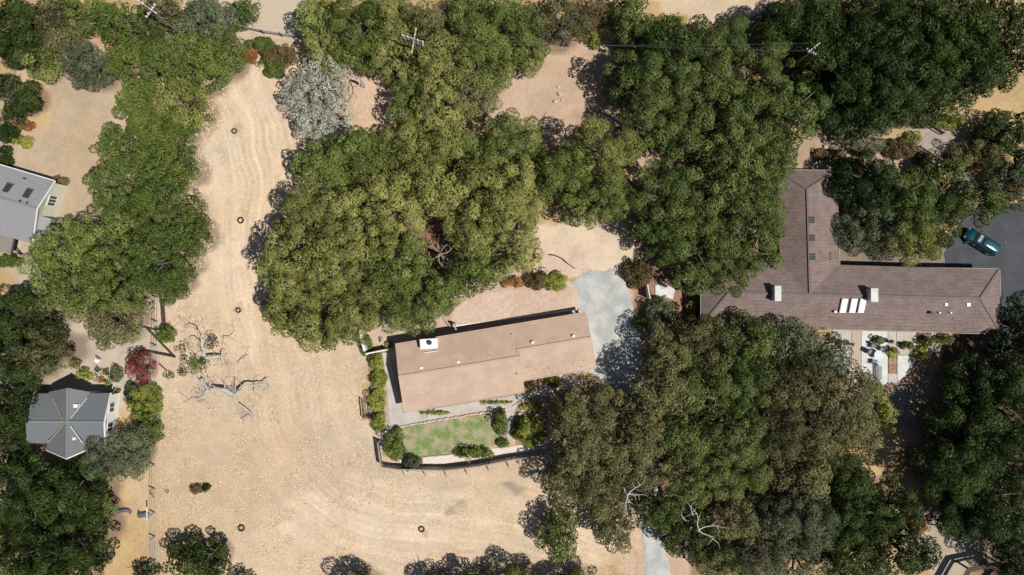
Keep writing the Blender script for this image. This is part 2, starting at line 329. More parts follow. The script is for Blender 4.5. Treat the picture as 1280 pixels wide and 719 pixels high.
    mt = bpy.data.materials.new('dry_ground'); mt.use_nodes = True; t = mt.node_tree; N = t.nodes; L = t.links; b = N['Principled BSDF']; b.inputs['Roughness'].default_value = 1; b.inputs['Specular IOR Level'].default_value = .05
    A = N.new('ShaderNodeAttribute'); A.attribute_name = 'soil'; g = N.new('ShaderNodeNewGeometry')
    def noise(sc, det, dist=0.0, st=None):
        q = N.new('ShaderNodeTexNoise'); q.inputs['Scale'].default_value = sc; q.inputs['Detail'].default_value = det; q.inputs['Distortion'].default_value = dist; q.inputs['Roughness'].default_value = .7
        if st:
            mp = N.new('ShaderNodeMapping'); mp.inputs['Scale'].default_value = st; L.new(g.outputs['Position'], mp.inputs[0]); L.new(mp.outputs[0], q.inputs[0])
        else: L.new(g.outputs['Position'], q.inputs[0])
        return q
    n1 = noise(2.6, 8, 1.5); n2 = noise(9, 4, .5, (1, .55, 1)); n3 = noise(.35, 4)
    def rng_(q, lo, hi):
        r = N.new('ShaderNodeMapRange'); r.inputs[1].default_value = .32; r.inputs[2].default_value = .68; r.inputs[3].default_value = lo; r.inputs[4].default_value = hi; L.new(q.outputs[0], r.inputs[0]); return r
    r1, r2, r3 = rng_(n1, .88, 1.10), rng_(n2, .88, 1.10), rng_(n3, .92, 1.06)
    p = N.new('ShaderNodeMath'); p.operation = 'MULTIPLY'; L.new(r1.outputs[0], p.inputs[0]); L.new(r2.outputs[0], p.inputs[1])
    p2 = N.new('ShaderNodeMath'); p2.operation = 'MULTIPLY'; L.new(p.outputs[0], p2.inputs[0]); L.new(r3.outputs[0], p2.inputs[1])
    vm = N.new('ShaderNodeVectorMath'); vm.operation = 'SCALE'; L.new(A.outputs['Color'], vm.inputs[0]); L.new(p2.outputs[0], vm.inputs['Scale']); L.new(vm.outputs[0], b.inputs['Base Color'])
    bp = N.new('ShaderNodeBump'); bp.inputs['Strength'].default_value = .6; bp.inputs['Distance'].default_value = .05; L.new(n2.outputs[0], bp.inputs['Height']); L.new(bp.outputs[0], b.inputs['Normal'])
    me.materials.append(mt); o = bpy.data.objects.new('ground', me); COL.objects.link(o); tag(o, 'tan ground of dry straw grass and bare dirt', 'ground', kind='structure')

def wobble(pts, amp=.12, step=.5, seed=0, closed=True):
    r = random.Random(seed); out = []; m = len(pts)
    for i in range(m if closed else m - 1):
        a, b = Vector(pts[i][:2]), Vector(pts[(i + 1) % m][:2]); k = max(1, int((b - a).length / step)); d = (b - a); nn = Vector((-d.y, d.x)).normalized() if d.length else Vector((0, 0))
        for q in range(k): out.append(a.lerp(b, q / k) + (nn * r.uniform(-amp, amp) if q else Vector((0, 0))))
    return out
def smoothpts(pts, it=2):
    for _ in range(it):
        o = []; m = len(pts)
        for i in range(m): a, b = Vector(pts[i][:2]), Vector(pts[(i + 1) % m][:2]); o += [a.lerp(b, .25), a.lerp(b, .75)]
        pts = o
    return pts
def sheet(name, px_pts, z, m, label=None, kind='structure', wob=0, smooth=0, th=.1, seed=0, cat=None, soft=0):
    pts = [P(*p) for p in px_pts]
    if smooth: pts = smoothpts(pts, smooth)
    if wob: pts = wobble(pts, wob, .5, seed)
    b = MB()
    if soft:                                          # feathered rim that dips under the rough ground
        if sum(p[0] * q[1] - q[0] * p[1] for p, q in zip(pts, pts[1:] + pts[:1])) < 0: pts = pts[::-1]
        m_ = len(pts); rr = random.Random(seed + 9); outp = []
        for i in range(m_):
            a_, c_ = Vector(pts[i - 1][:2]), Vector(pts[(i + 1) % m_][:2]); d = (c_ - a_).normalized(); outp.append(Vector(pts[i][:2]) + Vector((d.y, -d.x)) * soft * rr.uniform(.5, 1.4))
        b.v = [(p[0], p[1], z) for p in pts] + [(p.x, p.y, -.11) for p in outp]; b.f = [list(range(m_))] + [[i, m_ + i, m_ + (i + 1) % m_, (i + 1) % m_] for i in range(m_)]
    else: b.prism(pts, z - th, z)
    o = b.build(name, m)
    return tag(o, label, cat or name.replace('_', ' '), kind=kind)

# ------------------------------------------------------------------ materials of built things
M_ROOF_TAN = mat('tan_shingles', courses=.9, camp=.012, col= (.425, .313, .238), var=.08, scale=3, stretch=(.5, 2.2, 1), rot=R(-9.5), bump=.25, bscale=9, col2=(.375, .272, .208), mix_scale=.5)
M_ROOF_BRN = mat('brown_shingles', courses=.75, camp=.06, col= (.172, .128, .116), var=.22, scale=2.2, stretch=(.8, 2.6, 1), rot=R(1.6), bump=.4, bscale=7, col2=(.140, .106, .097), mix_scale=.8)
M_ROOF_GRY = mat('grey_shingles', courses=.9, camp=.03, col=(.225, .225, .235), var=.10, scale=3, stretch=(.6, 2.4, 1), rot=R(15), bump=.2, bscale=9)
M_ROOF_SLT = mat('slate_grey_shingles', courses=.9, camp=.045, col=(.135, .145, .155), var=.13, scale=3, stretch=(.6, 3, 1), bump=.25, bscale=9)
M_RIDGE = mat('ridge_cap', (.39, .285, .22), var=.2, scale=6); M_RIDGE_B = mat('ridge_cap_brown', (.135, .103, .095), var=.2, scale=6); M_RIDGE_G = mat('ridge_cap_grey', (.16, .17, .18), var=.2, scale=6)
M_STUCCO = mat('cream_stucco', (.62, .57, .48), var=.06, scale=2); M_WHITE = mat('white_paint', (.64, .64, .62), var=.10, scale=4, rough=.5); M_PALEWALL = mat('pale_green_wall', (.47, .48, .40), var=.06)
M_BROWNWALL = mat('brown_siding', (.18, .12, .09), var=.15, scale=4); M_GLASS = mat('dark_glass', (.03, .04, .05), rough=.12, spec=.6, var=.02)
M_METAL = mat('pale_metal', (.55, .55, .55), rough=.4, metal=.6, var=.08); M_FLASH = mat('pale_flashing', (.42, .43, .44), var=.1)
M_OCHREM = mat('ochre_flashing', (.34, .24, .13), rough=.7, var=.15)
M_CONC = mat('grey_concrete', (.41, .375, .34), var=.09, scale=2, bump=.15, col2=(.36, .33, .30)); M_CONC_L = mat('pale_concrete', (.52, .52, .50), var=.08, scale=3, bump=.1, col2=(.45, .46, .45), mix_scale=.9)
M_GUT = mat('aged_gutter', (.26, .23, .21), var=.1)
M_GRAVEL = mat('grey_gravel', (.41, .41, .39), var=.18, scale=5, bump=.5, bscale=14, col2=(.300, .312, .305), mix_scale=.45)
M_ASPH = mat('asphalt', (.055, .060, .070), var=.12, scale=3, bump=.2, col2=(.042, .046, .054), mix_scale=.5)
M_LAWN = mat('patchy_lawn', (.135, .195, .060), var=.25, scale=7, bump=.6, bscale=10, col2=(.300, .255, .165), mix_scale=.9)
M_STONE = mat('pale_stone', (.44, .39, .34), var=.2, scale=8, bump=.6, bscale=10); M_CHIPS = mat('pale_stone_chips', (.56, .49, .44), var=.3, scale=9, bump=.6, bscale=14)
M_MULCH = mat('bark_mulch', (.30, .19, .12), var=.35, scale=5, bump=.8, bscale=9, col2=(.20, .12, .08), mix_scale=2)
M_WOODW = mat('weathered_wood', (.17, .12, .09), var=.3, scale=5, stretch=(1, 1, 1), bump=.3); M_WOODD = mat('dark_wood', (.05, .038, .033), var=.3, scale=5); M_WOODR = mat('red_brown_wood', (.14, .06, .035), var=.3, scale=5)
M_WOODG = mat('grey_wood', (.30, .26, .23), var=.2, scale=5); M_BLACK = mat('black_rubber', (.03, .03, .03), var=.2, rough=.7); M_TARP = mat('blue_grey_tarp', (.085, .095, .11), rough=.6, var=.2, scale=4)
M_TEAL = mat('teal_car_paint', (.004, .052, .070), rough=.22, spec=.6, var=.02, metal=.3); M_WIRE = mat('wire', (.22, .22, .23), rough=.5, metal=.4); M_SKYL = mat('skylight_dome', (.85, .87, .90), rough=.2, spec=.6, var=.02)
M_TERRA = mat('terracotta', (.30, .13, .08)); M_FABR = mat('grey_fabric', (.16, .18, .20)); M_TAN = mat('tan_path', (.36, .30, .235), var=.12, scale=3, bump=.2)

# ------------------------------------------------------------------ small roof fittings (each a part of its house)
def vent(house, base, px, py, z, s=.35, m=None, h=.3, name='roof_vent'):
    b = MB(); p = P(px, py, z); b.box((p.x, p.y, p.z - .15 + h / 2), (s, s * .8, h + .3)); b.box((p.x, p.y, p.z + h + .02), (s * 1.25, s * 1.05, .06)); return b.build(name, m or M_WHITE, house, base)
def pipe(house, base, px, py, z, r=.07, m=None):
    b = MB(); p = P(px, py, z); b.tube([(p.x, p.y, p.z - .3), (p.x, p.y, p.z + .35)], r, 8); return b.build('vent_pipe', m or M_BLACK, house, base)
def window(house, base, a, b_, z0, z1, frame=None, mull=1):
    """window on the wall between plan points a and b_ (a, b_ on the outer wall face, outside on the right hand)"""
    a = Vector((a[0], a[1])); b_ = Vector((b_[0], b_[1])); d = (b_ - a); L = d.length; d.normalize(); n = Vector((d.y, -d.x)); f = MB(); ang = math.atan2(d.y, d.x); t = .08
    def bx(mb, u, z, lu, lz, off, th):
        c = a + d * u + n * off; mb.box((c.x, c.y, z), (lu, th, lz), ang)
    bx(f, L / 2, z0 + t / 2, L, t, .02, .09); bx(f, L / 2, z1 - t / 2, L, t, .02, .09)
    for k in range(mull + 2): bx(f, t / 2 + (L - t) * k / (mull + 1), (z0 + z1) / 2, t, z1 - z0 - 2 * t, .02, .088)
    w_ = f.build('window', frame or M_WHITE, house, base); g = MB(); bx(g, L / 2, (z0 + z1) / 2, L - .1, z1 - z0 - .1, .005, .03); g.build('pane', M_GLASS, w_, base); return w_
def door(house, base, a, b_, z1=2.05, m=None, name='door'):
    a = Vector((a[0], a[1])); b_ = Vector((b_[0], b_[1])); d = (b_ - a); L = d.length; d.normalize(); n = Vector((d.y, -d.x)); f = MB(); ang = math.atan2(d.y, d.x); c = a + d * L / 2 + n * .03
    f.box((c.x, c.y, z1 / 2 + .01), (L, .07, z1), ang)
    if name == 'garage_door':
        for k in range(4): f.box((c.x + n.x * .04, c.y + n.y * .04, .3 + k * .5), (L - .1, .03, .42), ang)
    o = f.build(name, m or M_WOODW, house, base); h = MB(); q = a + d * (L - .12) + n * .09; h.box((q.x, q.y, 1.0), (.04, .06, .14), ang); h.build('handle', M_METAL, o, base); return o
def gable_body(mb, NW, NE, SE, SW, RW, RE, inset, drop=.22):
    """solid walls under a gable: eave corners and ridge ends, pulled in by the overhang"""
    c = [Vector(p) for p in (NW, NE, SE, SW)]; d = (c[1] - c[0]).xy.normalized(); e = (c[3] - c[0]).xy.normalized(); i = inset
    q = [c[0].xy + (d + e) * i, c[1].xy + (-d + e) * i, c[2].xy - (d + e) * i, c[3].xy + (d - e) * i]; rw = Vector(RW).xy + d * i; re = Vector(RE).xy - d * i
    ze = c[0].z - drop + i * .28; zr = Vector(RW).z - drop; n = len(mb.v)
    mb.v += [(p.x, p.y, -.1) for p in q] + [(p.x, p.y, ze) for p in q] + [(rw.x, rw.y, zr), (re.x, re.y, zr)]
    f = [[0, 1, 2, 3][::-1], [0, 4, 5, 1], [1, 5, 9, 6, 2], [2, 6, 7, 3], [3, 7, 8, 4, 0], [4, 8, 9, 5], [7, 6, 9, 8]]; mb.f += [[n + k for k in g] for g in f]
    return q
def ridge_strip(mb, a, b, wd=.3):
    a = Vector(a) + Vector((0, 0, .03)); b = Vector(b) + Vector((0, 0, .03)); mb.bar(a, b, wd, .07)

# ================================================================== tan-roofed ranch house
def tan_house():
    ze, z1, z2 = 2.75, 4.05, 3.80
    NW, NE, SW = P(494, 431, ze), P(733, 391, ze), P(505, 515, ze); NM = P(648, 405.2, ze); SM = P(656, 489.3, ze); S2 = P(651.5, 476, ze); SE = P(746, 459.5, ze)
    RW, RM, RM2, RE = P(498, 471.2, z1), P(650, 446, z1), P(646, 438, z2), P(739, 422, z2)
    base = P(600, 455, 0); h = empty('ranch_house', base, 'long low house with tan shingle roof and white roof box between lawn and gravel driveway', 'house', 'houses among the trees')
    b = MB(); gable_body(b, NW, NM, SM, SW, RW, RM, .5); d = (NE - NM).normalized() * .5; gable_body(b, NM - d * 2, NE, SE, S2 - d * 2, RM2 - d * 2, RE, .45); b.build('wall', M_STUCCO, h, base)
    r = MB(); r.slab([NW, NM, RM, RW], .14); r.slab([RW, RM, SM, SW], .14); k = (NE - NM) * .012
    dz = Vector((0, 0, -.012)); r.slab([NM - k + dz, NE + dz, RE, RM2 - k], .14); r.slab([RM2 - k, RE, SE + dz, S2 - k + dz], .14); roof = r.build('roof', M_ROOF_TAN, h, base)
    c = MB(); ridge_strip(c, RW, RM); ridge_strip(c, RM2, RE); c.build('ridge_cap', M_RIDGE, roof, base)
    g = MB(); off = Vector((0, 0, -.06))
    for a, e, s in ((NW, NE, 1), (SW, SM, -1), (S2, SE, -1)):
        n = Vector((-(e - a).y, (e - a).x, 0)).normalized() * .07 * s; g.bar(a + n + off, e + n + off, .11, .11)
    g.build('gutter', M_ROOF_TAN, roof, base)
    # white roof box with flashing strip
    p = P(536.5, 429.5, 3.4); q = R(4); c = MB(); c.box((p.x, p.y, 3.25), (1.95, 1.05, .95), q); c.box((p.x, p.y, 3.77), (2.1, 1.2, .08), q); ch = c.build('chimney', M_WHITE, h, base)
    c = MB(); c.tube([(p.x + .1, p.y + .15, 3.7), (p.x + .1, p.y + .15, 4.1)], .28, 12); c.build('flue', M_BLACK, ch, base)
    c = MB(); a = P(530, 441, 3.42); e = P(548, 438.5, 3.44); c.bar(a, e, .08, .05); c.build('flashing', M_WHITE, h, base)
    for x, y, z in ((527, 460, 3.78), (573, 452.5, 3.78), (612, 446, 3.78), (666, 428, 3.72), (717, 420, 3.75)): vent(h, base, x, y, z, .28, M_ROOF_TAN if x == 612 else M_STUCCO, .08)
    pipe(h, base, 646, 467, 3.35)
    pipe(h, base, 640, 418, 3.1, .05)
    # openings
    def along(a, e, t): return (Vector(a).xy.lerp(Vector(e).xy, t))
    def inn(a, e, off): d = (Vector(e) - Vector(a)).xy.normalized(); return Vector((-d.y, d.x)) * off
    nn = inn(SW, SM, .5)   # south wall, outside on the right when walking SW->SM
    for t0, t1 in ((.08, .2), (.3, .44), (.72, .88)): window(h, base, along(SW, SM, t0) + nn, along(SW, SM, t1) + nn, .9, 2.1)
    door(h, base, along(SW, SM, .54) + nn, along(SW, SM, .61) + nn, m=M_BROWNWALL)
    nn = inn(SE, NE, .45); door(h, base, along(SE, NE, .2) + nn, along(SE, NE, .8) + nn, 2.2, M_WHITE, 'garage_door')
    nn = inn(NE, NW, .5)
    for t0, t1 in ((.2, .27), (.45, .53), (.7, .78)): window(h, base, along(NE, NW, t0) + nn, along(NE, NW, t1) + nn, 1.1, 2.0)
# ================================================================== brown L-shaped house
def brown_house():
    ze, zr = 2.8, 4.25
    NW, NE, SE, SW = P(877, 326, ze), P(1249, 337, ze), P(1252, 417, ze), P(877, 407, ze); RW, RE = P(911, 366, zr), P(1225, 373, zr)
    WN, EN, ES, WS = P(972, 213, ze), P(1045, 214, ze), P(1048, 345, ze), P(975, 345, ze); R0, R1 = P(1009, 236.5, zr - .04), P(1012.5, 367, zr - .04)
    base = P(1060, 360, 0); h = empty('brown_house', base, 'large L-shaped house with brown shingle hip roof and three glaring white skylights', 'house', 'houses among the trees')
    b = MB(); i = .55
    def inset(pts):
        c = [Vector(p).xy for p in pts]; d = (c[1] - c[0]).normalized(); e = (c[3] - c[0]).normalized(); return [c[0] + (d + e) * i, c[1] + (-d + e) * i, c[2] - (d + e) * i, c[3] + (d - e) * i]
    w1 = inset([NW, NE, SE, SW]); w2 = inset([WN, EN, ES, WS]); b.prism(w1, -.1, 2.75); b.prism(w2, -.1, 2.745); b.build('wall', M_BROWNWALL, h, base)
    r = MB(); t = .16; r.slab([NW, NE, RE, RW], t); r.slab([RW, RE, SE, SW], t); r.slab([NE, SE, RE], t); r.slab([SW, NW, RW], t)
    W2, E2 = P(976, 367, ze), P(1049.5, 367, ze); r.slab([WN, R0, R1, W2], t); r.slab([R0, EN, E2, R1], t); r.slab([WN, EN, R0], t); roof = r.build('roof', M_ROOF_BRN, h, base)
    c = MB()
    for a, e in ((RW, RE), (NE, RE), (SE, RE), (SW, RW), (R0, R1), (EN, R0), (WN, R0)): ridge_strip(c, a, e, .26)
    c.build('ridge_cap', M_RIDGE_B, roof, base)
    g = MB(); off = Vector((0, 0, -.06)); VV = P(1049, 334, ze)
    for a, e in ((VV, NE), (NE, SE), (SE, SW), (SW, NW), (WN, EN), (EN, VV)):
        d = (e - a).normalized(); n = Vector((-d.y, d.x, 0)) * .09; g.bar(a + n + off, e + n + off, .09, .1)
    g.build('gutter', M_GUT, roof, base)
    for x, y, sx, sy in ((972, 367, .66, 1.7), (1092.5, 369, .76, 1.5)):
        p = P(x, y, 5.1); c = MB(); c.box((p.x, p.y, 4.2), (sx, sy, 1.9)); ch = c.build('chimney', M_STUCCO, h, base); c = MB(); c.box((p.x, p.y, 5.2), (sx + .1, sy + .1, .1)); c.build('chimney_cap', M_CONC_L, ch, base)
    ph = R(-1.6)
    for x in (1055, 1067, 1078):
        p = P(x, 382, 4.1); c = MB(); c.box((p.x, p.y, 3.98), (.72, 1.78, .2), ph, Matrix.Rotation(R(19), 4, 'X')); s = c.build('skylight', M_WHITE, h, base); c = MB(); c.box((p.x, p.y, 4.10), (.6, 1.66, .06), ph, Matrix.Rotation(R(19), 4, 'X')); c.build('pane', M_SKYL, s, base)
    for x, y in ((1014.5, 275), (1014.8, 297.5), (1015.5, 321)):
        p = P(x, y, 4.1); c = MB(); tl = Matrix.Rotation(R(20), 4, 'Y'); c.box((p.x, p.y, 4.08), (.95, .85, .16), 0, tl); s = c.build('skylight', M_RIDGE_B, h, base)
        for k in (-1, 0, 1): 
            c = MB(); c.box((p.x + .0, p.y + k * .26, 4.17), (.82, .2, .04), 0, tl); c.build('pane', M_GLASS, s, base)
    vent(h, base, 1182, 381, 3.95, .24, M_METAL, .12); vent(h, base, 1210, 381, 3.95, .3, M_METAL, .1); vent(h, base, 1163, 391, 3.75, .3, M_BLACK, .2); vent(h, base, 1044, 390, 3.8, .22, M_WHITE, .1)
    pipe(h, base, 1173, 391, 3.7, .06, M_METAL); pipe(h, base, 1187, 391, 3.7, .06, M_METAL)
    for y in (317, 320.5, 324): pipe(h, base, 1037.5, y, 3.2, .06)
    # walls' openings: tall glass doors to the patio, garage door to the tarmac, windows
    def seg(a, e, t0, t1): return Vector(a).lerp(Vector(e), t0), Vector(a).lerp(Vector(e), t1)
    S_, E_ = (w1[3], w1[2]), (w1[2], w1[1])
    for t0, t1 in ((.42, .5), (.52, .6), (.62, .7)): window(h, base, *seg(*S_, t0, t1), .15, 2.2)
    for t0, t1 in ((.08, .16), (.22, .3), (.8, .92)): window(h, base, *seg(*S_, t0, t1), .9, 2.1)
    window(h, base, *seg(*E_, .3, .7), .9, 2.1); door(h, base, *seg(w1[1], w1[0], .04, .19), 2.3, M_WOODG, 'garage_door')
    for t0, t1 in ((.15, .35), (.6, .8)): window(h, base, *seg(w2[1], w2[2], t0, t1)[::-1], .9, 2.1)
    for t0, t1 in ((.3, .7),): window(h, base, *seg(w1[0], w1[3], t0, t1), .9, 2.1)
# ================================================================== grey house with skylights, left edge
def skylight_house():
    ze, zr = 2.9, 4.7
    NE, SE = P(68, 226.5, ze), P(40, 305, ze); RE = P(46, 260.5, zr); d = Vector((-math.cos(R(-16)), -math.sin(R(-16)), 0)) * 13
    d = (P(12.5, 210, ze) - NE).normalized() * 11; NW, SW, RW = NE + d, SE + d, RE + d
    base = P(20, 260, 0); h = empty('skylight_house', base, 'grey-roofed house cut by the left edge with two dark skylights and pale green gable wall', 'house', 'houses among the trees')
    # roof falls towards N and S, ridge runs to the photo's left
    b = MB(); c = [NW, NE, SE, SW]; q = gable_body(b, NW, NE, SE, SW, RW, RE, .25); b.build('wall', M_PALEWALL, h, base)
    r = MB(); r.slab([NW, NE, RE, RW], .14); r.slab([RW, RE, SE, SW], .14); roof = r.build('roof', M_ROOF_GRY, h, base)
    m = MB(); ridge_strip(m, RW, RE, .22); m.build('ridge_cap', M_RIDGE_G, roof, base)
    g = MB(); o = Vector((0, 0, -.07)); g.bar(NW + o + Vector((0, .06, 0)), NE + o + Vector((0, .06, 0)), .1, .12); k = Vector((.07, 0, -.05)); g.bar(NE + k, RE + k, .1, .16); g.bar(RE + k, SE + k, .1, .16); g.build('fascia', M_WHITE, roof, base)
    ang = math.atan2(d.y, d.x)
    for x, y in ((10, 235), (35, 242)):
        p = P(x, y, 4.0); m = MB(); m.box((p.x, p.y, 3.98), (.85, 1.4, .2), ang + math.pi, Matrix.Rotation(R(-22), 4, 'X')); s = m.build('skylight', M_RIDGE_B, h, base); m = MB(); m.box((p.x, p.y, 4.09), (.68, 1.2, .05), ang + math.pi, Matrix.Rotation(R(-22), 4, 'X')); m.build('pane', M_GLASS, s, base)
    for x, y, z in ((27, 251.5, 4.4), (36, 254, 4.35)): pipe(h, base, x, y, z, .12)
    pipe(h, base, 31.5, 223.5, 3.4, .08)
    # east wall q[1] (north) -> q[2] (south): outside is to the left when walking N->S, so walk S->N
    a, e = Vector(q[2]), Vector(q[1])
    def seg(t0, t1): return a.lerp(e, t0), a.lerp(e, t1)
    window(h, base, *seg(.62, .80), 1.0, 2.5, mull=2)
    # bay with its own little roof
    dd = (e - a).normalized(); n = Vector((dd.y, -dd.x)); c0 = a.lerp(e, .12); c1 = a.lerp(e, .42); m = MB(); m.prism([c0 - n * .05, c1 - n * .05, c1 + n * .95, c0 + n * .95], -.1, 2.2); bay = m.build('bay', M_PALEWALL, h, base)
    m = MB(); z = lambda p, zz: Vector((p.x, p.y, zz)); m.slab([z(c0 - dd * .15, 2.75), z(c1 + dd * .15, 2.75), z(c1 + dd * .15 + n * 1.1, 2.3), z(c0 - dd * .15 + n * 1.1, 2.3)], .08); m.build('bay_roof', M_ROOF_GRY, bay, base)
    window(h, base, c0 + n * .95 + dd * .15, c1 + n * .95 - dd * .15, .7, 2.0, mull=2)
    # lean-to porch on the south side
    m = MB(); p0, p1, p2, p3 = P(-60, 276, 2.75), P(18, 298, 2.75), P(14, 318, 2.3), P(-60, 300, 2.3); m.slab([p0, p1, p2, p3], .1); m.build('porch_roof', mat('porch_shingles', (.20, .175, .155), var=.15), h, base)
    m = MB(); m.bar(p1 + Vector((.05, 0, 0)), p2 + Vector((.05, 0, 0)), .16, .2); m.box((p2.x - .15, p2.y + .15, 1.1), (.14, .14, 2.3)); m.build('porch_post', M_WOODD, h, base)
    m = MB(); p = P(22, 300, 0); m.box((p.x, p.y + .3, .5), (.1, 1.6, 1.0), R(-16)); p = P(27, 313, 0); m.bar((p.x - .6, p.y + .7, .9), (p.x + .6, p.y - .7, .9), .12, .12); m.build('stair_rail', M_WOODD, h, base)
# ================================================================== grey cross-gabled house
def cross_house():
    ze, zr = 2.75, 4.65
    NW, NE, SE, SW = P(42, 492, ze), P(138, 491.5, ze), P(131, 555, ze), P(33, 554, ze); RW, RE = P(32, 527, zr), P(130, 527.5, zr)
    base = P(95, 522, 0); h = empty('cross_gabled_house', base, 'small slate-grey cross-gabled house with pale and ochre valley strips near the lower left', 'house', 'houses among the trees')
    b = MB(); q = gable_body(b, NW, NE, SE, SW, RW, RE, .35); 
    R0, R1 = P(84.5, 485, zr + .02), P(83.5, 573, zr + .02)
    # cross wing: eaves W/E
    wNW, wNE, wSE, wSW = P(61, 490, ze), P(112, 490, ze), P(109, 562, ze), P(58, 562, ze)
    gable_body(b, wSW, wNW, wNE, wSE, R1, R0, .3); b.build('wall', M_WHITE, h, base)
    r = MB(); r.slab([NW, NE, RE, RW], .14); r.slab([RW, RE, SE, SW], .14); r.slab([wNW, R0, R1, wSW], .14); r.slab([R0, wNE, wSE, R1], .14); roof = r.build('roof', M_ROOF_SLT, h, base)
    m = MB(); ridge_strip(m, RW, RE, .2); ridge_strip(m, R0, R1, .2); m.build('ridge_cap', M_RIDGE_G, roof, base)
    def valley(x0, y0, z0, x1, y1, z1, mt):
        m = MB(); m.bar(P(x0, y0, z0) + Vector((0, 0, .16)), P(x1, y1, z1) + Vector((0, 0, .15)), .11, .05); m.build('valley_flashing', mt, roof, base)
    def hgt(y): # roof height of the main slopes at plan row y
        return zr - abs(y - 527) / 35.0 * (zr - ze) * .98
    valley(79, 523, hgt(523), 66.5, 497, hgt(497), M_OCHREM); valley(89, 523, hgt(523), 110, 497, hgt(497), M_FLASH); valley(79, 532, hgt(532), 61, 553, hgt(549), M_OCHREM); valley(89, 532, hgt(532), 104, 553, hgt(549), M_FLASH)
    g = MB(); k = Vector((.06, 0, -.02)); g.bar(NE + k, RE + k, .14, .2); g.bar(RE + k, SE + k, .14, .2)
    g.build('fascia', M_WHITE, roof, base); g = MB()
    k = Vector((0, -.06, -.02)); g.bar(R1 + k, wSE + k, .14, .22); g.bar(R1 + k, wSW + k, .1, .2); g.build('fascia', M_WHITE, roof, base)
    vent(h, base, 96, 507, 3.85, .4, M_WHITE, .25); vent(h, base, 93.5, 548, 3.9, .32, M_WHITE, .25); pipe(h, base, 91, 562, 4.1, .08, M_METAL)
    a, e = Vector(q[2]), Vector(q[1]); seg = lambda t0, t1: (a.lerp(e, t0), a.lerp(e, t1)); window(h, base, *seg(.15, .38), .9, 2.1); window(h, base, *seg(.6, .82), .9, 2.1)
    a, e = Vector(q[1]), Vector(q[0]); door(h, base, *seg(.08, .18), 2.05, M_WOODW)
    window(h, base, Vector(q[3]).lerp(Vector(q[2]), .06), Vector(q[3]).lerp(Vector(q[2]), .2), .9, 2.1)

# ================================================================== fences and small built things
def post_fence(name, pts_px, h, label, m_post, m_rail, step=2.4, rails=2, wire=False, boards=False, group=None, rail_r=.03, post_r=.06):
    pts = [P(x, y, 0) for x, y in pts_px]; base = pts[0].copy(); f = empty(name, base, label, 'fence', group)
    total = sum((b - a).length for a, b in zip(pts, pts[1:])); n = max(1, round(total / step)); step = total / n; pos = []; acc = 0; tgt = 0
    for a, b in zip(pts, pts[1:]):
        L = (b - a).length
        while tgt <= acc + L + 1e-4 and len(pos) <= n: pos.append(a.lerp(b, (tgt - acc) / L)); tgt += step
        acc += L
    for p in pos:
        b = MB(); b.box((p.x, p.y, h / 2 - .1), (post_r * 2, post_r * 2, h + .3)); b.build('post', m_post, f, base)
    if boards:
        b = MB()
        for a, c in zip(pts, pts[1:]):
            d = (c - a); L = d.length; k = int(L / .16); u = d.normalized(); ang = math.atan2(u.y, u.x); nn = Vector((u.y, -u.x, 0)) * (post_r + .02)
            for i in range(k): q = a + u * (L * (i + .5) / k) + nn; b.box((q.x, q.y, h / 2), (.145, .022, h - .04 * (i % 2)), ang)
        b.build('boards', m_rail, f, base)
    for r_ in range(rails):
        z = h * (.95 - .42 * r_); b = MB()
        for a, c in zip(pts, pts[1:]):
            o = Vector((0, 0, z))
            if wire: b.tube([a + o, c + o], rail_r, 4)
            else: b.bar(a + o, c + o, rail_r * 2, rail_r * 2.4)
        b.build('wire' if wire else 'rail', m_rail, f, base)
    return f
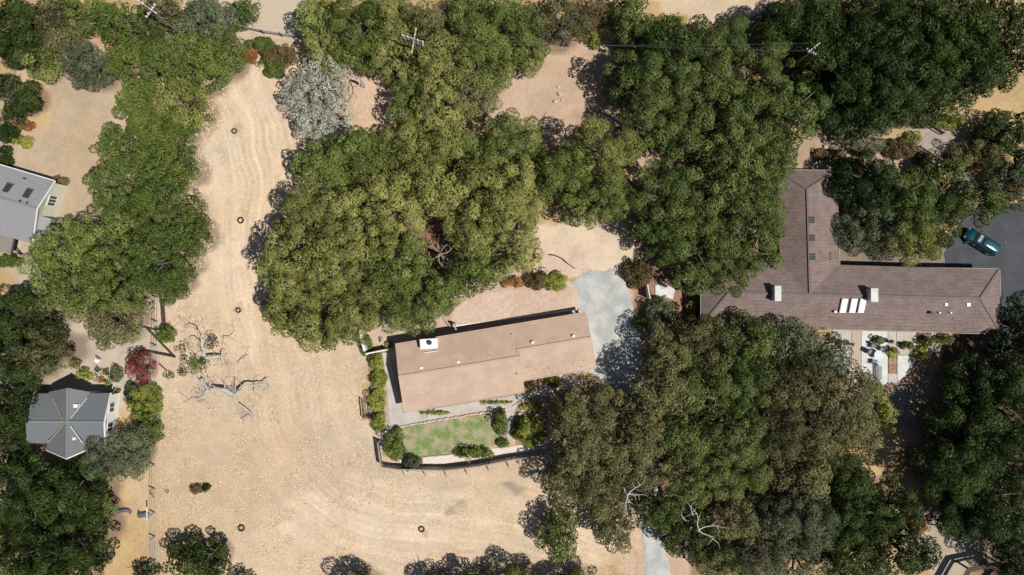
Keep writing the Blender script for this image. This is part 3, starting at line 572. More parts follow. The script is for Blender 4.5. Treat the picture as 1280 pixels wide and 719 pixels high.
def car():
    base = P(1223.5, 303, 0); e = empty('parked_car', base, 'teal blue estate car parked on the dark tarmac above the brown house', 'car'); e.rotation_euler = (0, 0, R(-31.5) + math.pi)
    # local frame: +x is the front
    def shell(xs, wf, zlo, ztf, n=18, k=3.2):
        m = MB()
        for x in xs:                                   # rounded cross-sections along the car
            w_, zt = wf(x), ztf(x)
            for i in range(n): t = math.pi * i / (n - 1); cy, sz = math.cos(t), math.sin(t); m.v.append((x, w_ * math.copysign(abs(cy) ** (2 / k), cy), zlo + (zt - zlo) * abs(sz) ** (2 / k)))
        for a_ in range(len(xs) - 1):
            for i in range(n - 1): m.f.append([a_ * n + i, a_ * n + i + 1, (a_ + 1) * n + i + 1, (a_ + 1) * n + i])
            m.f.append([a_ * n + n - 1, a_ * n, (a_ + 1) * n, (a_ + 1) * n + n - 1])
        m.f.append(list(range(n))[::-1]); m.f.append([(len(xs) - 1) * n + i for i in range(n)]); return m
    ip = lambda x, X, Y: float(np.interp(x, X, Y)); X1 = [-2.36, -2.3, -2.15, -1.8, -1, 0, 1, 1.6, 2.0, 2.2, 2.32, 2.37]
    body = shell(X1, lambda x: ip(x, [-2.36, -2.25, -1.9, 0, 1.5, 2.1, 2.3, 2.37], [.55, .74, .88, .92, .9, .78, .62, .42]), .28, lambda x: ip(x, [-2.36, -2.2, 0, 1.0, 2.0, 2.37], [.78, .96, .98, .95, .80, .58])).build('body', M_TEAL, smooth=True); body.parent = e
    X2 = [-2.2, -2.05, -1.8, -1.2, 0, .4, .8, 1.1, 1.2]; wf2 = lambda x: ip(x, [-2.2, -1.9, 0, .8, 1.2], [.55, .72, .80, .76, .62])
    shell(X2, wf2, .85, lambda x: ip(x, [-2.2, -1.85, -1.2, .1, .6, 1.2], [1.0, 1.36, 1.44, 1.44, 1.28, .97])).build('window', M_GLASS, smooth=True).parent = e
    shell([-1.92, -1.85, -1.6, -1.0, -.3, .1, .25, .3], lambda x: ip(x, [-1.92, -1.7, 0, .3], [.42, .58, .62, .5]), 1.30, lambda x: ip(x, [-1.92, -1.2, 0, .3], [1.42, 1.5, 1.495, 1.43])).build('roof', M_TEAL, smooth=True).parent = e
    m = MB(); m.v = [(.88, .5, 1.20), (.88, -.5, 1.20), (.55, -.46, 1.345), (.55, .46, 1.345)]; m.v += [(x, y, z - .03) for x, y, z in m.v]; m.f = [[0, 3, 2, 1], [4, 5, 6, 7], [0, 1, 5, 4], [1, 2, 6, 5], [2, 3, 7, 6], [3, 0, 4, 7]]
    m.build('sunshade', mat('sunshade_behind_glass', (.34, .40, .38), rough=.25, spec=.6, var=.1)).parent = e
    for y in (-.6, .6):
        m = MB(); m.box((2.2, y * .95, .62), (.12, .26, .12)); m.build('headlight', M_FABR).parent = e
        m = MB(); m.box((-2.3, y * 1.0, .72), (.08, .18, .2)); m.build('tail_light', M_TERRA).parent = e
        m = MB(); m.box((.95, y * 1.68, 1.02), (.18, .2, .13)); m.build('mirror', M_BLACK).parent = e
    for x in (1.45, -1.4):
        for y in (-.80, .80):
            m = MB(); m.tube([(x, y - .11, .32), (x, y + .11, .32)], .32, 20); w_ = m.build('wheel', M_BLACK); w_.parent = e; m = MB(); m.tube([(x, y - .13, .32), (x, y + .13, .32)], .19, 14); m.build('rim', M_METAL).parent = w_
    for x in (2.33, -2.34):
        m = MB(); m.box((x, 0, .42), (.1, 1.0, .16)); m.build('bumper', M_BLACK).parent = e
def utility_pole(px, py, rot, arms, label, h=11):
    p = P(px, py, h); base = Vector((p.x, p.y, 0)); e = empty('utility_pole', base, label, 'utility pole', 'utility poles')
    m = MB(); m.tube([(0, 0, -.5), (0, 0, h)], [.15, .10], 10); m.build('pole', M_WOODW).parent = e
    ends = []
    for z, L, dy, a in arms:
        a = rot + a; d = Vector((math.cos(a), math.sin(a), 0)); m = MB(); o = Vector((0, 0, z)); nn = Vector((-d.y, d.x, 0)) * dy
        m.bar(o - d * L + nn, o + d * L + nn, .12, .14); arm = m.build('crossarm', M_WOODG); arm.parent = e
        for t in (-.9, -.45, .45, .9):
            m = MB(); q = o + d * L * t + nn; m.tube([q, q + Vector((0, 0, .14)), q + Vector((0, 0, .3))], [.06, .10, .05], 8); m.build('insulator', M_WHITE).parent = arm; ends.append(Vector(base) + q + Vector((0, 0, .32)))
    return e, ends
def wire(a, b, label, sag=.8, r=.006):
    m = MB(); pts = [Vector(a).lerp(Vector(b), t / 16) - Vector((0, 0, sag * 4 * (t / 16) * (1 - t / 16))) for t in range(17)]; m.tube(pts, r, 4); o = m.build('power_line', M_WIRE); tag(o, label, 'power line', 'overhead power lines')
def tyre(px, py, label, s=.42, tilt=0):
    p = P(px, py, 0); m = MB(); R0, r0 = s, s * .3; n, k = 24, 10
    for i in range(n):
        a = 6.2832 * i / n
        for j in range(k): b = 6.2832 * j / k; m.v.append((math.cos(a) * (R0 + r0 * math.cos(b)), math.sin(a) * (R0 + r0 * math.cos(b)), r0 + r0 * 1.1 * math.sin(b)))
    for i in range(n):
        for j in range(k): i2, j2 = (i + 1) % n, (j + 1) % k; m.f.append([i * k + j, i2 * k + j, i2 * k + j2, i * k + j2])
    o = m.build('tyre', M_BLACK, smooth=True); o.location = (p.x, p.y, -.03); tag(o, label, 'tyre', 'old tyres lying in the straw field')
def limb(mb, pts, r0, r1, rng, twigs=0, seg=8):
    """a crooked limb through plan points (px, py, z), tapering, with side twigs"""
    V = [P(x, y, z) for x, y, z in pts]; out = [V[0]]
    for a, b in zip(V, V[1:]):
        n = max(2, int((b - a).length / .5))
        for i in range(1, n + 1):
            out.append(a.lerp(b, i / n) + (Vector((rng.uniform(-.09, .09), rng.uniform(-.09, .09), rng.uniform(-.03, .05))) if i < n else Vector()))
    m = len(out); rad = [r0 + (r1 - r0) * i / (m - 1) for i in range(m)]; rad = [q * rng.uniform(.85, 1.15) for q in rad]; mb.tube(out, rad, seg)
    for k in range(twigs):
        i = rng.randint(1, m - 1); p = out[i]; a = rng.uniform(0, 6.28); L = rng.uniform(.5, 1.6); q1 = p + Vector((math.cos(a), math.sin(a), rng.uniform(0, .3))) * L * .5; a += rng.uniform(-.8, .8); q2 = q1 + Vector((math.cos(a), math.sin(a), rng.uniform(-.15, .2))) * L * .5
        mb.tube([p, q1, q2], [max(rad[i] * .32, .02), max(rad[i] * .18, .014), .01], 5)
        for _ in range(3): a2 = a + rng.uniform(-1.3, 1.3); z_ = q1.lerp(q2, rng.random()); mb.tube([z_, z_ + Vector((math.cos(a2), math.sin(a2), rng.uniform(-.1, .15))) * rng.uniform(.2, .7)], [.016, .007], 4)
TREES = """
18 22 34 30 dark 7 1 oak_tree | dark green oak filling the upper left corner of the photo
66 18 30 26 dusty 7 1 oak_tree | dusty grey-green oak along the top edge, first right of the dark corner oak
110 16 28 24 green 7 1 oak_tree | mid-green oak on the top edge, left of the upper left utility pole
16 56 28 26 dark 6 0 oak_tree | dark green oak at the left edge directly under the corner oak
45 76 23 21 green 5 0 oak_tree | small round dark green tree in front of the dirt yard's upper left corner
108 82 32 29 grey 5.5 1 oak_tree | feathery grey-green tree overhanging the top of the brown dirt yard
78 48 24 20 dusty 5 0 oak_tree | low olive-brown tree squeezed between the feathery grey-green tree and the top edge trees
14 116 27 25 dark 5.5 0 oak_tree | dark rounded tree on the left edge beside the orange strip of dirt yard
12 146 12 11 dark 2.6 0 oak_tree | very small dark tree just below the dark rounded tree on the left edge
160 36 34 32 soft 8 0 evergreen_tree | bright green fine-leaved tree directly under the upper left utility pole
207 18 32 26 dusty 7.5 3 evergreen_tree | grey-green tree with dead twigs on the top edge right of the upper left utility pole
254 20 36 28 grey 7 3 evergreen_tree | silvery grey-green tree on the top edge left of the small round track-side tree
180 84 42 36 soft 9 0 evergreen_tree | broad bright green tree standing right of the feathery grey-green tree
236 78 42 36 soft 8.5 2 evergreen_tree | bright green tree with pale dead twigs in the middle of the upper left grove
274 62 26 32 green 7.5 1 evergreen_tree | narrow green tree forming the right edge of the upper left grove, beside the orange bush
184 132 36 34 soft 8.5 0 evergreen_tree | bright green tree bordering the upper right side of the brown dirt yard
224 128 34 36 olive 8 2 evergreen_tree | olive tree with thin crown at the upper left margin of the straw field
203 160 36 28 soft 8 0 evergreen_tree | green tree at the narrow waist of the grove between dirt yard and field
307 12 18 17 soft 4.5 0 evergreen_tree | small round green tree beside the dirt track at the top edge
165 190 42 38 soft 9 0 evergreen_tree | deep green tree at the waist's lower left, bulging into the dirt yard
208 206 37 31 soft 9 0 evergreen_tree | deep green tree bulging into the straw field across from the upper tyre ring
152 236 40 40 soft 9 0 evergreen_tree | green tree at the right end of the brown dirt yard, level with the skylight house
202 262 42 44 soft 9.5 0 evergreen_tree | big smooth green tree in the middle of the left grove above the dark timber boards
233 292 27 26 soft 8 0 evergreen_tree | yellowish green tree nearest the second tyre ring in the field
195 322 42 42 soft 9.5 0 evergreen_tree | darker smooth green tree at the lower right of the left grove
205 352 30 26 soft 7.5 0 evergreen_tree | green tree whose crown ends right above the dark timber boards
82 318 46 42 green 9 0 oak_tree | wide green oak beside the bay window of the skylight house
128 300 40 36 green 9 0 oak_tree | green oak in the left grove casting its shadow on the dirt yard's bottom edge
92 356 44 38 green 9 0 oak_tree | green oak above the tan footpath left of the property fence
140 352 40 40 green 9 0 oak_tree | green oak in the middle of the left grove's lower half
138 400 38 34 dusty 6.5 3 oak_tree | thin dusty grey-green oak with bare twigs hanging over the red-leaved tree's yard
22 398 46 34 dark 8 0 oak_tree | dark oak at the left edge just below the tan footpath
54 440 32 28 dusty 7 1 oak_tree | dusty dark oak with ragged crown above the roof of the grey cross-gabled house
16 452 38 38 dark 8 0 oak_tree | dark green oak at the left edge beside the upper eave of the cross-gabled house
10 508 26 40 dark 8 0 oak_tree | dark narrow oak at the left edge beside the cross-gabled house
12 560 22 32 dark 7 0 oak_tree | dark oak at the left edge below the cross-gabled house's left gable
26 618 42 40 dark 8.5 0 oak_tree | dark green oak in the lower left group, topmost of it on the left edge
86 622 42 36 dark 8.5 1 oak_tree | dark green oak in the lower left group directly below the cross-gabled house
24 682 42 42 dark 8.5 0 oak_tree | dark oak in the photo's lower left corner
84 676 48 40 dark 9 0 oak_tree | dark green oak in the lower left group left of the two blue-grey tarps
62 716 44 26 dark 8 0 oak_tree | dark oak on the bottom edge right of the lower left corner oak
122 640 16 22 green 6 0 oak_tree | narrow green tree at the right tip of the lower left group
70 592 20 16 grey 4 0 oak_tree | small pale grey-green tree touching the yard below the cross-gabled house
128 574 30 28 grey 5 0 oak_tree | grey-green oak at the lower right corner of the cross-gabled house roof
160 566 26 38 grey 5 0 oak_tree | upright grey-green oak left of the property fence, below the long green bushes
124 700 12 13 dark 2.6 0 oak_tree | tiny dark tree beside the lower left group near the bottom edge
234 700 28 22 dark 5 0 oak_tree | dark oak on the bottom edge just right of the property fence
264 704 20 26 dark 5 0 oak_tree | dark oak on the bottom edge, right one of the pair beside the property fence
178 718 16 10 dark 3 0 oak_tree | small dark tree cut by the bottom edge left of the property fence
396 124 46 54 silver 6.5 5 silver_leaved_tree | pale silver-grey tree at the top of the straw field
398 26 28 32 green 7.5 0 oak_tree | green oak at the top edge right of the dirt track
404 66 28 26 olive 7 0 oak_tree | olive oak wedged between the dirt track's end and the silver-grey tree
446 30 40 34 green 8.5 1 oak_tree | green oak on the top edge left of the middle utility pole
452 62 32 22 green 7.5 0 oak_tree | green oak overhanging the top of the round dirt hole beside the silver-grey tree
492 24 36 32 olive 8.5 2 oak_tree | greyish olive oak on the top edge directly above the middle utility pole
498 74 34 32 olive 8.5 0 oak_tree | olive oak just below and left of the middle utility pole
548 30 40 34 dusty 8.5 2 oak_tree | dusty oak on the top edge right of the middle utility pole
548 84 40 38 olive 9 2 oak_tree | olive oak right below the middle utility pole's lower right side
596 22 36 34 green 8 0 oak_tree | dark-shaded green oak on the top edge, between middle pole and grey shrubby tree
604 74 40 38 green 9 0 oak_tree | green oak in the top grove left of the dirt clearing's left arm
640 34 40 38 green 9 0 oak_tree | green oak on the top edge, upper left of the dirt clearing
656 62 30 28 green 7.5 0 oak_tree | green oak whose crown hangs over the top of the dirt clearing
700 24 36 32 dusty 8 3 oak_tree | dusty oak with bare twigs on the top edge above the dirt clearing
592 116 34 28 dusty 7.5 2 oak_tree | dusty twiggy oak at the left tip of the dirt clearing
738 18 22 22 brown 4.5 1 oak_tree | grey-brown shrubby tree on the top edge left of the pale top clearing
784 12 26 20 green 6 0 oak_tree | green oak on the top edge just left of the pale top clearing
514 124 30 34 green 8 1 oak_tree | green oak shading the right side of the round dirt hole
548 136 34 32 olive 9 1 oak_tree | olive oak below the middle utility pole, level with the round dirt hole
404 208 46 31 green 8.5 0 oak_tree | bushy green oak directly below the silver-grey tree
452 192 38 34 green 9 0 oak_tree | green oak below the round dirt hole, right of the bushy oak under the silver tree
500 190 40 38 olive 9.5 0 oak_tree | olive oak in the big grove below and right of the round dirt hole
556 184 38 38 olive 9.5 1 oak_tree | olive oak at the top of the big olive grove, left of the small dark gap
636 180 48 40 green 9.5 1 oak_tree | dark green oak directly below the dirt clearing with the white limb
608 226 42 36 olive 9 1 oak_tree | olive oak just below the small dark gap in the big grove
386 276 44 40 olive 9 1 oak_tree | olive oak on the grove's left flank casting shadow beside the second tyre ring
362 326 44 42 olive 9 2 oak_tree | leftmost olive oak of the grove above the tan-roofed house
366 384 40 36 olive 8.5 0 oak_tree | olive oak beside the third tyre ring at the grove's left foot
344 388 16 14 grey 5 4 oak_tree | small silvery twiggy tree at the grove's left foot
398 412 38 28 olive 8 0 oak_tree | olive oak forming the lowest tip of the grove's left side in the straw field
440 270 42 40 olive 9.5 1 oak_tree | olive oak inside the big grove between its left flank and centre
424 330 46 44 olive 9.5 2 oak_tree | olive oak with pale twigs inside the left half of the big grove
440 384 38 38 olive 9 1 oak_tree | olive oak just above the white fence's upper left end
494 252 42 40 olive 9.5 1 oak_tree | olive oak in the exact middle of the big grove's upper half
496 334 46 46 green 9.8 0 oak_tree | domed greener oak standing above the white roof box of the tan house
514 384 42 34 green 8.5 1 oak_tree | dense green oak overhanging the fence behind the tan-roofed house
550 236 40 38 olive 9.5 1 oak_tree | yellowish olive oak above the central gap with the bare snag
598 282 42 38 olive 9.2 0 oak_tree | olive oak right of the bare central snag
592 338 38 34 green 8.5 0 oak_tree | green oak below right of the central snag, above the pink dirt bed
556 362 26 28 green 7.5 0 oak_tree | green oak between the central snag and the pale dead twigs by the house
640 300 40 42 olive 9 0 oak_tree | olive oak left of the dry grass clearing above the driveway
644 244 40 40 olive 9.5 0 oak_tree | olive oak at the right shoulder of the big grove, above the dry grass clearing
708 222 38 40 green 9 0 oak_tree | green oak left above the dry grass clearing's tip, first of the rounded three
744 252 42 34 green 8.5 0 oak_tree | green oak directly overhanging the upper edge of the dry grass clearing
758 190 44 44 olive 9.5 1 oak_tree | rounded olive oak immediately below the dirt clearing's shaded right end
800 46 36 32 green 8.5 0 oak_tree | green oak just below the left end of the pale top clearing
790 92 36 32 green 8.5 0 oak_tree | green oak throwing its ragged shadow onto the dirt clearing
848 58 40 36 dark 9 0 oak_tree | dark green oak below the middle of the pale top clearing
900 58 40 38 green 9 1 oak_tree | green oak below the right end of the pale top clearing
836 106 42 40 green 9.5 0 oak_tree | green oak in the second row below the pale top clearing, left one
812 148 38 38 green 9 0 oak_tree | green oak above the small reddish dirt spot
892 112 44 42 green 9.5 1 oak_tree | green oak in the second row below the pale top clearing, right one
862 168 42 40 green 9.5 2 oak_tree | green oak right of the small reddish dirt spot
948 92 42 42 green 9.5 1 oak_tree | dusty green oak left below the right-hand utility pole
938 148 44 42 green 9.5 2 oak_tree | green oak two crowns left of the grey-green tree by the dirt bank
988 140 40 44 green 9 1 oak_tree | green oak between the right-hand utility pole and the brown roof's top end
916 204 46 42 green 9.5 2 oak_tree | green oak upper left of the brown roof's north wing
968 192 36 36 green 8.5 1 oak_tree | green oak touching the top left corner of the brown roof's north wing
828 240 42 42 green 9.2 2 oak_tree | green oak on the left rim of the rounded mass beside the driveway's dirt strip
880 250 46 44 green 9.8 3 oak_tree | green oak with grey twigs in the centre of the mass left of the brown roof
940 252 44 44 green 9.5 1 oak_tree | green oak leaning over the left slope of the brown roof's north wing
838 296 38 36 green 9 1 oak_tree | green oak above the olive shrub at the right of the driveway
884 306 42 38 green 9.4 2 oak_tree | green oak in the mass above the brown roof's left end
938 302 44 40 green 9.2 1 oak_tree | green oak whose foliage reaches the brown roof's left chimney
906 344 36 28 green 8 0 oak_tree | green oak covering the upper left edge of the brown roof
862 346 24 24 green 6.5 0 oak_tree | small green oak above the pale paving slab
972 30 30 32 dark 8 0 oak_tree | dark oak at the top edge right of the pale top clearing, under its shaded end
1012 24 40 34 dark 9 0 oak_tree | dark oak on the top edge above the right-hand utility pole
1072 22 46 38 deep 9.5 0 oak_tree | very dark oak on the top edge, second right of the right-hand pole
1132 24 46 38 dark 9.5 0 oak_tree | very dark oak in the middle of the upper right wood's top row
1196 28 48 38 dark 9.5 0 oak_tree | dark oak on the top edge, second from the upper right corner
1248 28 40 36 dark 8.5 0 oak_tree | dark oak nearest the upper right corner of the photo
1028 84 42 40 dark 9.5 0 oak_tree | dark oak directly beneath the right-hand utility pole
1086 86 46 42 deep 10 0 oak_tree | darkest oak of the upper right wood, one crown right of the pole's oak
1148 88 48 44 dark 10 0 oak_tree | dark oak in the centre of the upper right wood
1208 82 46 42 dark 9.5 0 oak_tree | dark oak at the right of the wood, above the straw slope
1256 76 28 34 dark 8 0 oak_tree | dark oak at the wood's right end near the photo's right edge
1048 132 36 32 deep 8.5 0 oak_tree | dark oak left above the grey-green tree by the dirt bank
1106 134 42 32 dark 8.8 0 oak_tree | dark oak above the grey stone path's wooden rail
1164 128 36 26 dark 8 0 oak_tree | dark oak on the wood's lower edge above the yellowing bush
1082 164 33 26 grey 5.5 2 oak_tree | grey-green tree on the dirt bank below the upper right wood
1088 228 42 36 deep 7.5 0 oak_tree | very dark oak right of the top end of the brown roof's north wing
1136 250 46 42 green 8.5 0 oak_tree | mid-green oak in the middle of the courtyard beside the brown roof
1090 286 40 38 grey 7.5 2 oak_tree | pale dusty oak filling the inner corner of the L-shaped brown roof
1140 298 40 30 olive 7.5 1 oak_tree | olive oak above the upper eave of the brown roof's long wing
1174 278 26 38 dark 7 0 oak_tree | dark oak immediately left of the parked car's tarmac
1216 252 34 28 green 6.5 1 oak_tree | green tree hanging over the tarmac just above the parked car
1262 232 30 34 grey 6.5 2 oak_tree | grey-green tree on the right edge above the tarmac's shaded corner
1180 214 24 20 green 4.5 0 oak_tree | light green small tree below the grey stone path
1258 166 34 28 dark 6 1 oak_tree | ragged dark tree on the right edge by the straw slope
1224 192 28 20 dusty 4 0 oak_tree | low dusty bushy tree right of the grey stone path
1276 204 18 24 deep 6 0 oak_tree | dark tree on the right edge between the ragged dark tree and the tarmac
1282 404 22 34 deep 8 0 oak_tree | dark oak on the right edge beside the brown roof's right end
1268 446 30 34 deep 7.5 0 oak_tree | dark oak below the right end of the brown roof, touching the photo's edge
1226 482 38 38 deep 8 0 oak_tree | dark oak right of the patio, upper left of the lower right wood
1264 510 40 42 dark 9.5 0 oak_tree | dark oak on the right edge in the lower right wood's middle
1206 536 42 42 dark 9 0 oak_tree | dark oak with a lighter crown top leading the lower right wood
1256 574 46 42 deep 9.5 0 oak_tree | dark oak at the right edge three crowns above the brown timber pergola
1196 590 44 42 dark 9.5 0 oak_tree | dark oak opposite the lower right wood's pale strip of grass
1246 632 44 40 deep 9 0 oak_tree | dark oak just above the brown timber pergola
1204 644 36 34 dark 8.5 0 oak_tree | dark oak upper left of the brown timber pergola
1272 690 26 38 deep 8 0 oak_tree | dark oak in the photo's lower right corner
717 520 32 34 dusty 8.5 1 oak_tree | olive-brown oak at the lower right corner of the tan-roofed house's garden
756 516 36 34 dusty 8.8 1 oak_tree | olive-brown oak below the tan-roofed house's right end
802 522 34 34 dusty 8.8 1 oak_tree | olive-brown oak on the lower left margin of the driveway shade
728 562 40 38 dusty 9 1 oak_tree | olive-brown oak right of the garden fence's end post
786 560 44 40 dusty 9.2 2 oak_tree | olive-brown oak in the middle of the mass below the driveway
708 604 34 32 dusty 7.5 1 oak_tree | thin dusty oak above the rounded fresh green tree
752 612 40 34 dusty 8 3 oak_tree | dusty oak with a crooked white limb right of the rounded green tree
768 660 30 30 dusty 6.5 2 oak_tree | dusty oak left of the driveway where it leaves the trees at the bottom
806 598 22 22 dusty 7 0 oak_tree | small dusty oak covering the hidden part of the driveway
697 668 29 31 soft 5.5 0 evergreen_tree | rounded fresh green tree at the bottom of the straw field's right side
826 640 30 26 green 7 0 oak_tree | dark green oak where the driveway comes out of the trees
840 434 31 32 dusty 8 0 oak_tree | olive-brown oak right of the driveway, below the white boundary fence
880 424 38 34 dusty 8.8 1 oak_tree | olive-brown oak under the left end of the brown roof
932 424 40 34 green 8.8 1 oak_tree | green oak below the brown roof's left chimney
984 424 36 30 grey 8.2 2 oak_tree | grey-green oak along the lower eave of the brown roof, left of the patio
1030 446 34 32 grey 7.5 2 oak_tree | grey-green oak at the patio's upper left side
830 480 36 36 dusty 8.8 0 oak_tree | olive-brown oak right of the driveway's shaded lower end
886 480 44 40 green 9.4 1 oak_tree | green oak in the mass below the brown roof, second row, left one
944 480 40 40 green 9.4 0 oak_tree | green oak in the mass below the brown roof, second row, middle one
1000 480 38 38 dusty 9 2 oak_tree | dusty oak in the mass below the brown roof, beside the reddish gap
1056 492 42 38 dusty 8.5 2 oak_tree | dusty oak at the lower left corner of the patio
856 540 42 42 green 9.6 0 oak_tree | dark green oak right of the lower driveway, domed crown
914 540 44 42 green 9.6 0 oak_tree | bright green oak in the middle of the lower centre mass
972 544 36 38 dusty 8.8 1 oak_tree | dusty oak in the lower centre mass, left of the reddish-brown crown
1024 540 44 36 dusty 8.8 2 oak_tree | reddish-brown tinged dusty oak left of the yellow-green hedge bush
1070 536 32 34 dusty 8 1 oak_tree | dusty oak next to the pale grass strip beside the hedge bush
868 596 40 36 green 9 0 oak_tree | green oak above the fallen bleached snag
920 596 38 34 green 9 0 oak_tree | bright green oak left of the reddish gap in the lower wood
1008 590 34 32 dusty 8 0 oak_tree | dusty oak right of the reddish gap in the lower wood
1052 588 38 36 dark 8.5 0 oak_tree | dark oak above the fine-leaved green trees of the bottom edge
862 668 34 30 dark 6 0 oak_tree | dark oak behind the bleached snag at the bottom
900 704 36 26 green 6.5 1 oak_tree | green oak on the bottom edge right of the bleached snag
918 648 30 28 dusty 7 1 oak_tree | dusty oak on the upper right of the bleached snag
962 650 34 34 grey 7.5 2 oak_tree | grey-green oak in the lower wood below the reddish gap
950 702 36 28 grey 7 1 oak_tree | grey-green oak on the bottom edge, left of the two biggest
1010 650 38 38 grey 8 1 oak_tree | grey-green oak left of the fine-leaved green trees, upper one
1002 702 38 28 grey 7.5 1 oak_tree | grey-green oak on the bottom edge next to the fine-leaved green trees
1068 642 40 38 dark 9 0 evergreen_tree | dark green fine-leaved tree, upper left of the bottom right four
1120 636 34 34 dark 8 0 evergreen_tree | dark green fine-leaved tree facing the pale grass strip
1062 696 42 34 dark 9 0 evergreen_tree | dark green fine-leaved tree on the bottom edge, left of the pergola's yard
1126 686 40 36 dark 8 0 evergreen_tree | green fine-leaved tree nearest the brown timber pergola's left side
450 745 30 24 green 6.5 0 oak_tree | dark oak below the bottom edge whose shadow is leftmost on the field
545 740 24 22 green 5.5 0 oak_tree | small green oak peeking over the bottom edge under the middle shadow
600 742 34 26 green 7 0 oak_tree | green oak below the bottom edge under the widest field shadow
655 742 34 26 green 7 0 oak_tree | green oak below the bottom edge left of the rounded fresh green tree
725 744 36 26 green 7.5 0 oak_tree | green oak below the bottom edge beside the lower driveway
300 736 14 14 green 4 0 oak_tree | small oak below the bottom edge right of the property fence pair
172 460 18 22 red 3.5 1 red_leaved_tree | deep red-leaved small tree beside the property fence
"""
# ================================================================== trees first placed, then the ground they stand on
TREE_SPOTS = []
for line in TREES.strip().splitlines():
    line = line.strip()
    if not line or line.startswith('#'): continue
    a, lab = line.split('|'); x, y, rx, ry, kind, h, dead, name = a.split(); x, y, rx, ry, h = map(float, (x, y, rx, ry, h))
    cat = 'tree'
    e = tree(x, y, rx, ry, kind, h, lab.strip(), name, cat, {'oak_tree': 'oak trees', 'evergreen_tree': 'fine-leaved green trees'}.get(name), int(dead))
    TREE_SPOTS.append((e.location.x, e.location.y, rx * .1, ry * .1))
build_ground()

# ------------------------------------------------------------------ paving
sheet('gravel_driveway', [(713, 358), (722, 348), (742, 341), (768, 340), (781, 352), (787, 380), (797, 420), (806, 470), (812, 540), (818, 600), (822, 660), (836, 719), (842, 790), (812, 790), (810, 719), (803, 650), (796, 600), (788, 540), (776, 490), (764, 476), (745, 472), (735, 460), (700, 470), (700, 440), (716, 400), (711, 380)],
      .012, M_GRAVEL, 'pale blue-grey gravel driveway beside the tan-roofed house', wob=.22, seed=3, soft=.7)
sheet('garden_path', [(478, 441), (487, 441), (494, 480), (503, 516), (560, 508), (655, 492), (690, 482), (716, 472), (730, 478), (690, 490), (660, 497), (650, 500), (643, 515), (641, 547), (633, 549), (631, 510), (600, 514), (503, 531), (492, 548), (482, 566), (473, 562), (474, 550), (486, 530), (484, 490)], .035, M_CONC, 'grey concrete path round the tan-roofed house', wob=.03, seed=4, th=.2)
sheet('lawn', [(503, 535), (560, 525), (628, 514), (626, 555), (600, 561), (560, 567), (505, 573)], .05, M_LAWN, 'patchy green lawn in the fenced garden', wob=.06, seed=5, th=.2)
sheet('stone_chip_bed', [(500, 575), (560, 569), (600, 563), (640, 558), (684, 553), (684, 561), (640, 568), (560, 580), (500, 580)], .03, M_CHIPS, 'strip of pale stone chips inside the garden fence', wob=.08, seed=6, th=.2)
sheet('flower_bed', [(640, 500), (685, 492), (684, 550), (645, 556)], .028, M_MULCH, 'mulched bed at the garden end', wob=.1, seed=8, th=.2)
sheet('planting_strip', [(655, 478), (697, 471), (700, 479), (655, 488)], .029, M_MULCH, 'planting strip along the tan-roofed house', wob=.04, seed=8, th=.2)
sheet('side_yard', [(461, 437), (484, 431), (470, 545), (462, 520)], -.002, M_MULCH, 'brown planting bed at the garden side', wob=.1, th=.15)
sheet('tarmac_court', [(1186, 338), (1180, 318), (1192, 290), (1212, 264), (1250, 256), (1330, 258), (1400, 300), (1400, 400), (1280, 410), (1252, 440), (1236, 434), (1238, 345)], .0, M_ASPH, 'dark tarmac parking court beside the brown house', wob=.12, soft=.25)
sheet('paving_slab', [(819, 357), (829, 354), (844, 362), (841, 374), (819, 368)], .06, M_CONC_L, 'pale paving slab beside the boundary fence', wob=.05, th=.3)
sheet('footpath', [(26, 308), (42, 306), (42, 330), (38, 352), (40, 372), (32, 378), (22, 352), (28, 330)], .0, M_TAN, 'tan footpath below the skylight house', smooth=1, wob=.1, soft=.5)
sheet('side_slab', [(18, 206), (50, 214), (47, 222), (14, 213)], .03, M_TAN, 'pale slab behind the skylight house', wob=.02, th=.2)
sheet('dirt_track', [(295, -40), (395, -40), (386, 0), (376, 48), (330, 42), (292, 34), (300, 0)], .0, mat('track_dirt', (.40, .335, .26), var=.1, scale=1.2, stretch=(1, 4, 1), bump=.2), 'grey-brown dirt track at the top edge', wob=.1, soft=.4)
sheet('stone_path', [(1142, 190), (1160, 166), (1180, 170), (1203, 176), (1204, 188), (1186, 196), (1206, 212), (1222, 232), (1212, 236), (1180, 212), (1150, 202)], .0, mat('grey_stone', (.27, .235, .20), var=.2, scale=2, bump=.4), 'grey stone path on the slope', wob=.15, soft=.4)
# patio of several cast fields
for i, (pts, m_, lab) in enumerate((
    ([(1040, 412), (1064, 413), (1064, 470), (1040, 466)], M_CONC, None), ([(1064.6, 413), (1076, 413.3), (1076, 480), (1064.6, 480)], M_TAN, None),
    ([(1076.6, 413.3), (1109.4, 414), (1109.4, 482), (1076.6, 482)], M_CONC_L, None), ([(1110, 414), (1120, 414), (1120, 445), (1110, 444)], M_CONC, None),
    ([(1120.6, 414), (1144, 415), (1144, 443.6), (1120.6, 443.6)], M_CONC, None), ([(1121.5, 444.4), (1144, 444.4), (1142, 456), (1136, 466), (1126, 474), (1121.5, 476)], M_CONC_L, None), ([(1110, 467), (1121, 467), (1121, 478), (1110, 480)], M_CONC, None),
    ([(1164, 416), (1174, 416), (1174, 440), (1164, 440)], M_CONC, None))):
    sheet('patio', pts, .05 + .004 * i, m_, kind='structure', th=.2)
sheet('mulch_bed', [(1144.5, 416), (1163, 417), (1175, 440), (1178, 456), (1160, 472), (1144, 478), (1128, 476), (1137, 467), (1144, 456)], .02, M_MULCH, 'bark mulch bed right of the patio', wob=.12, th=.2)
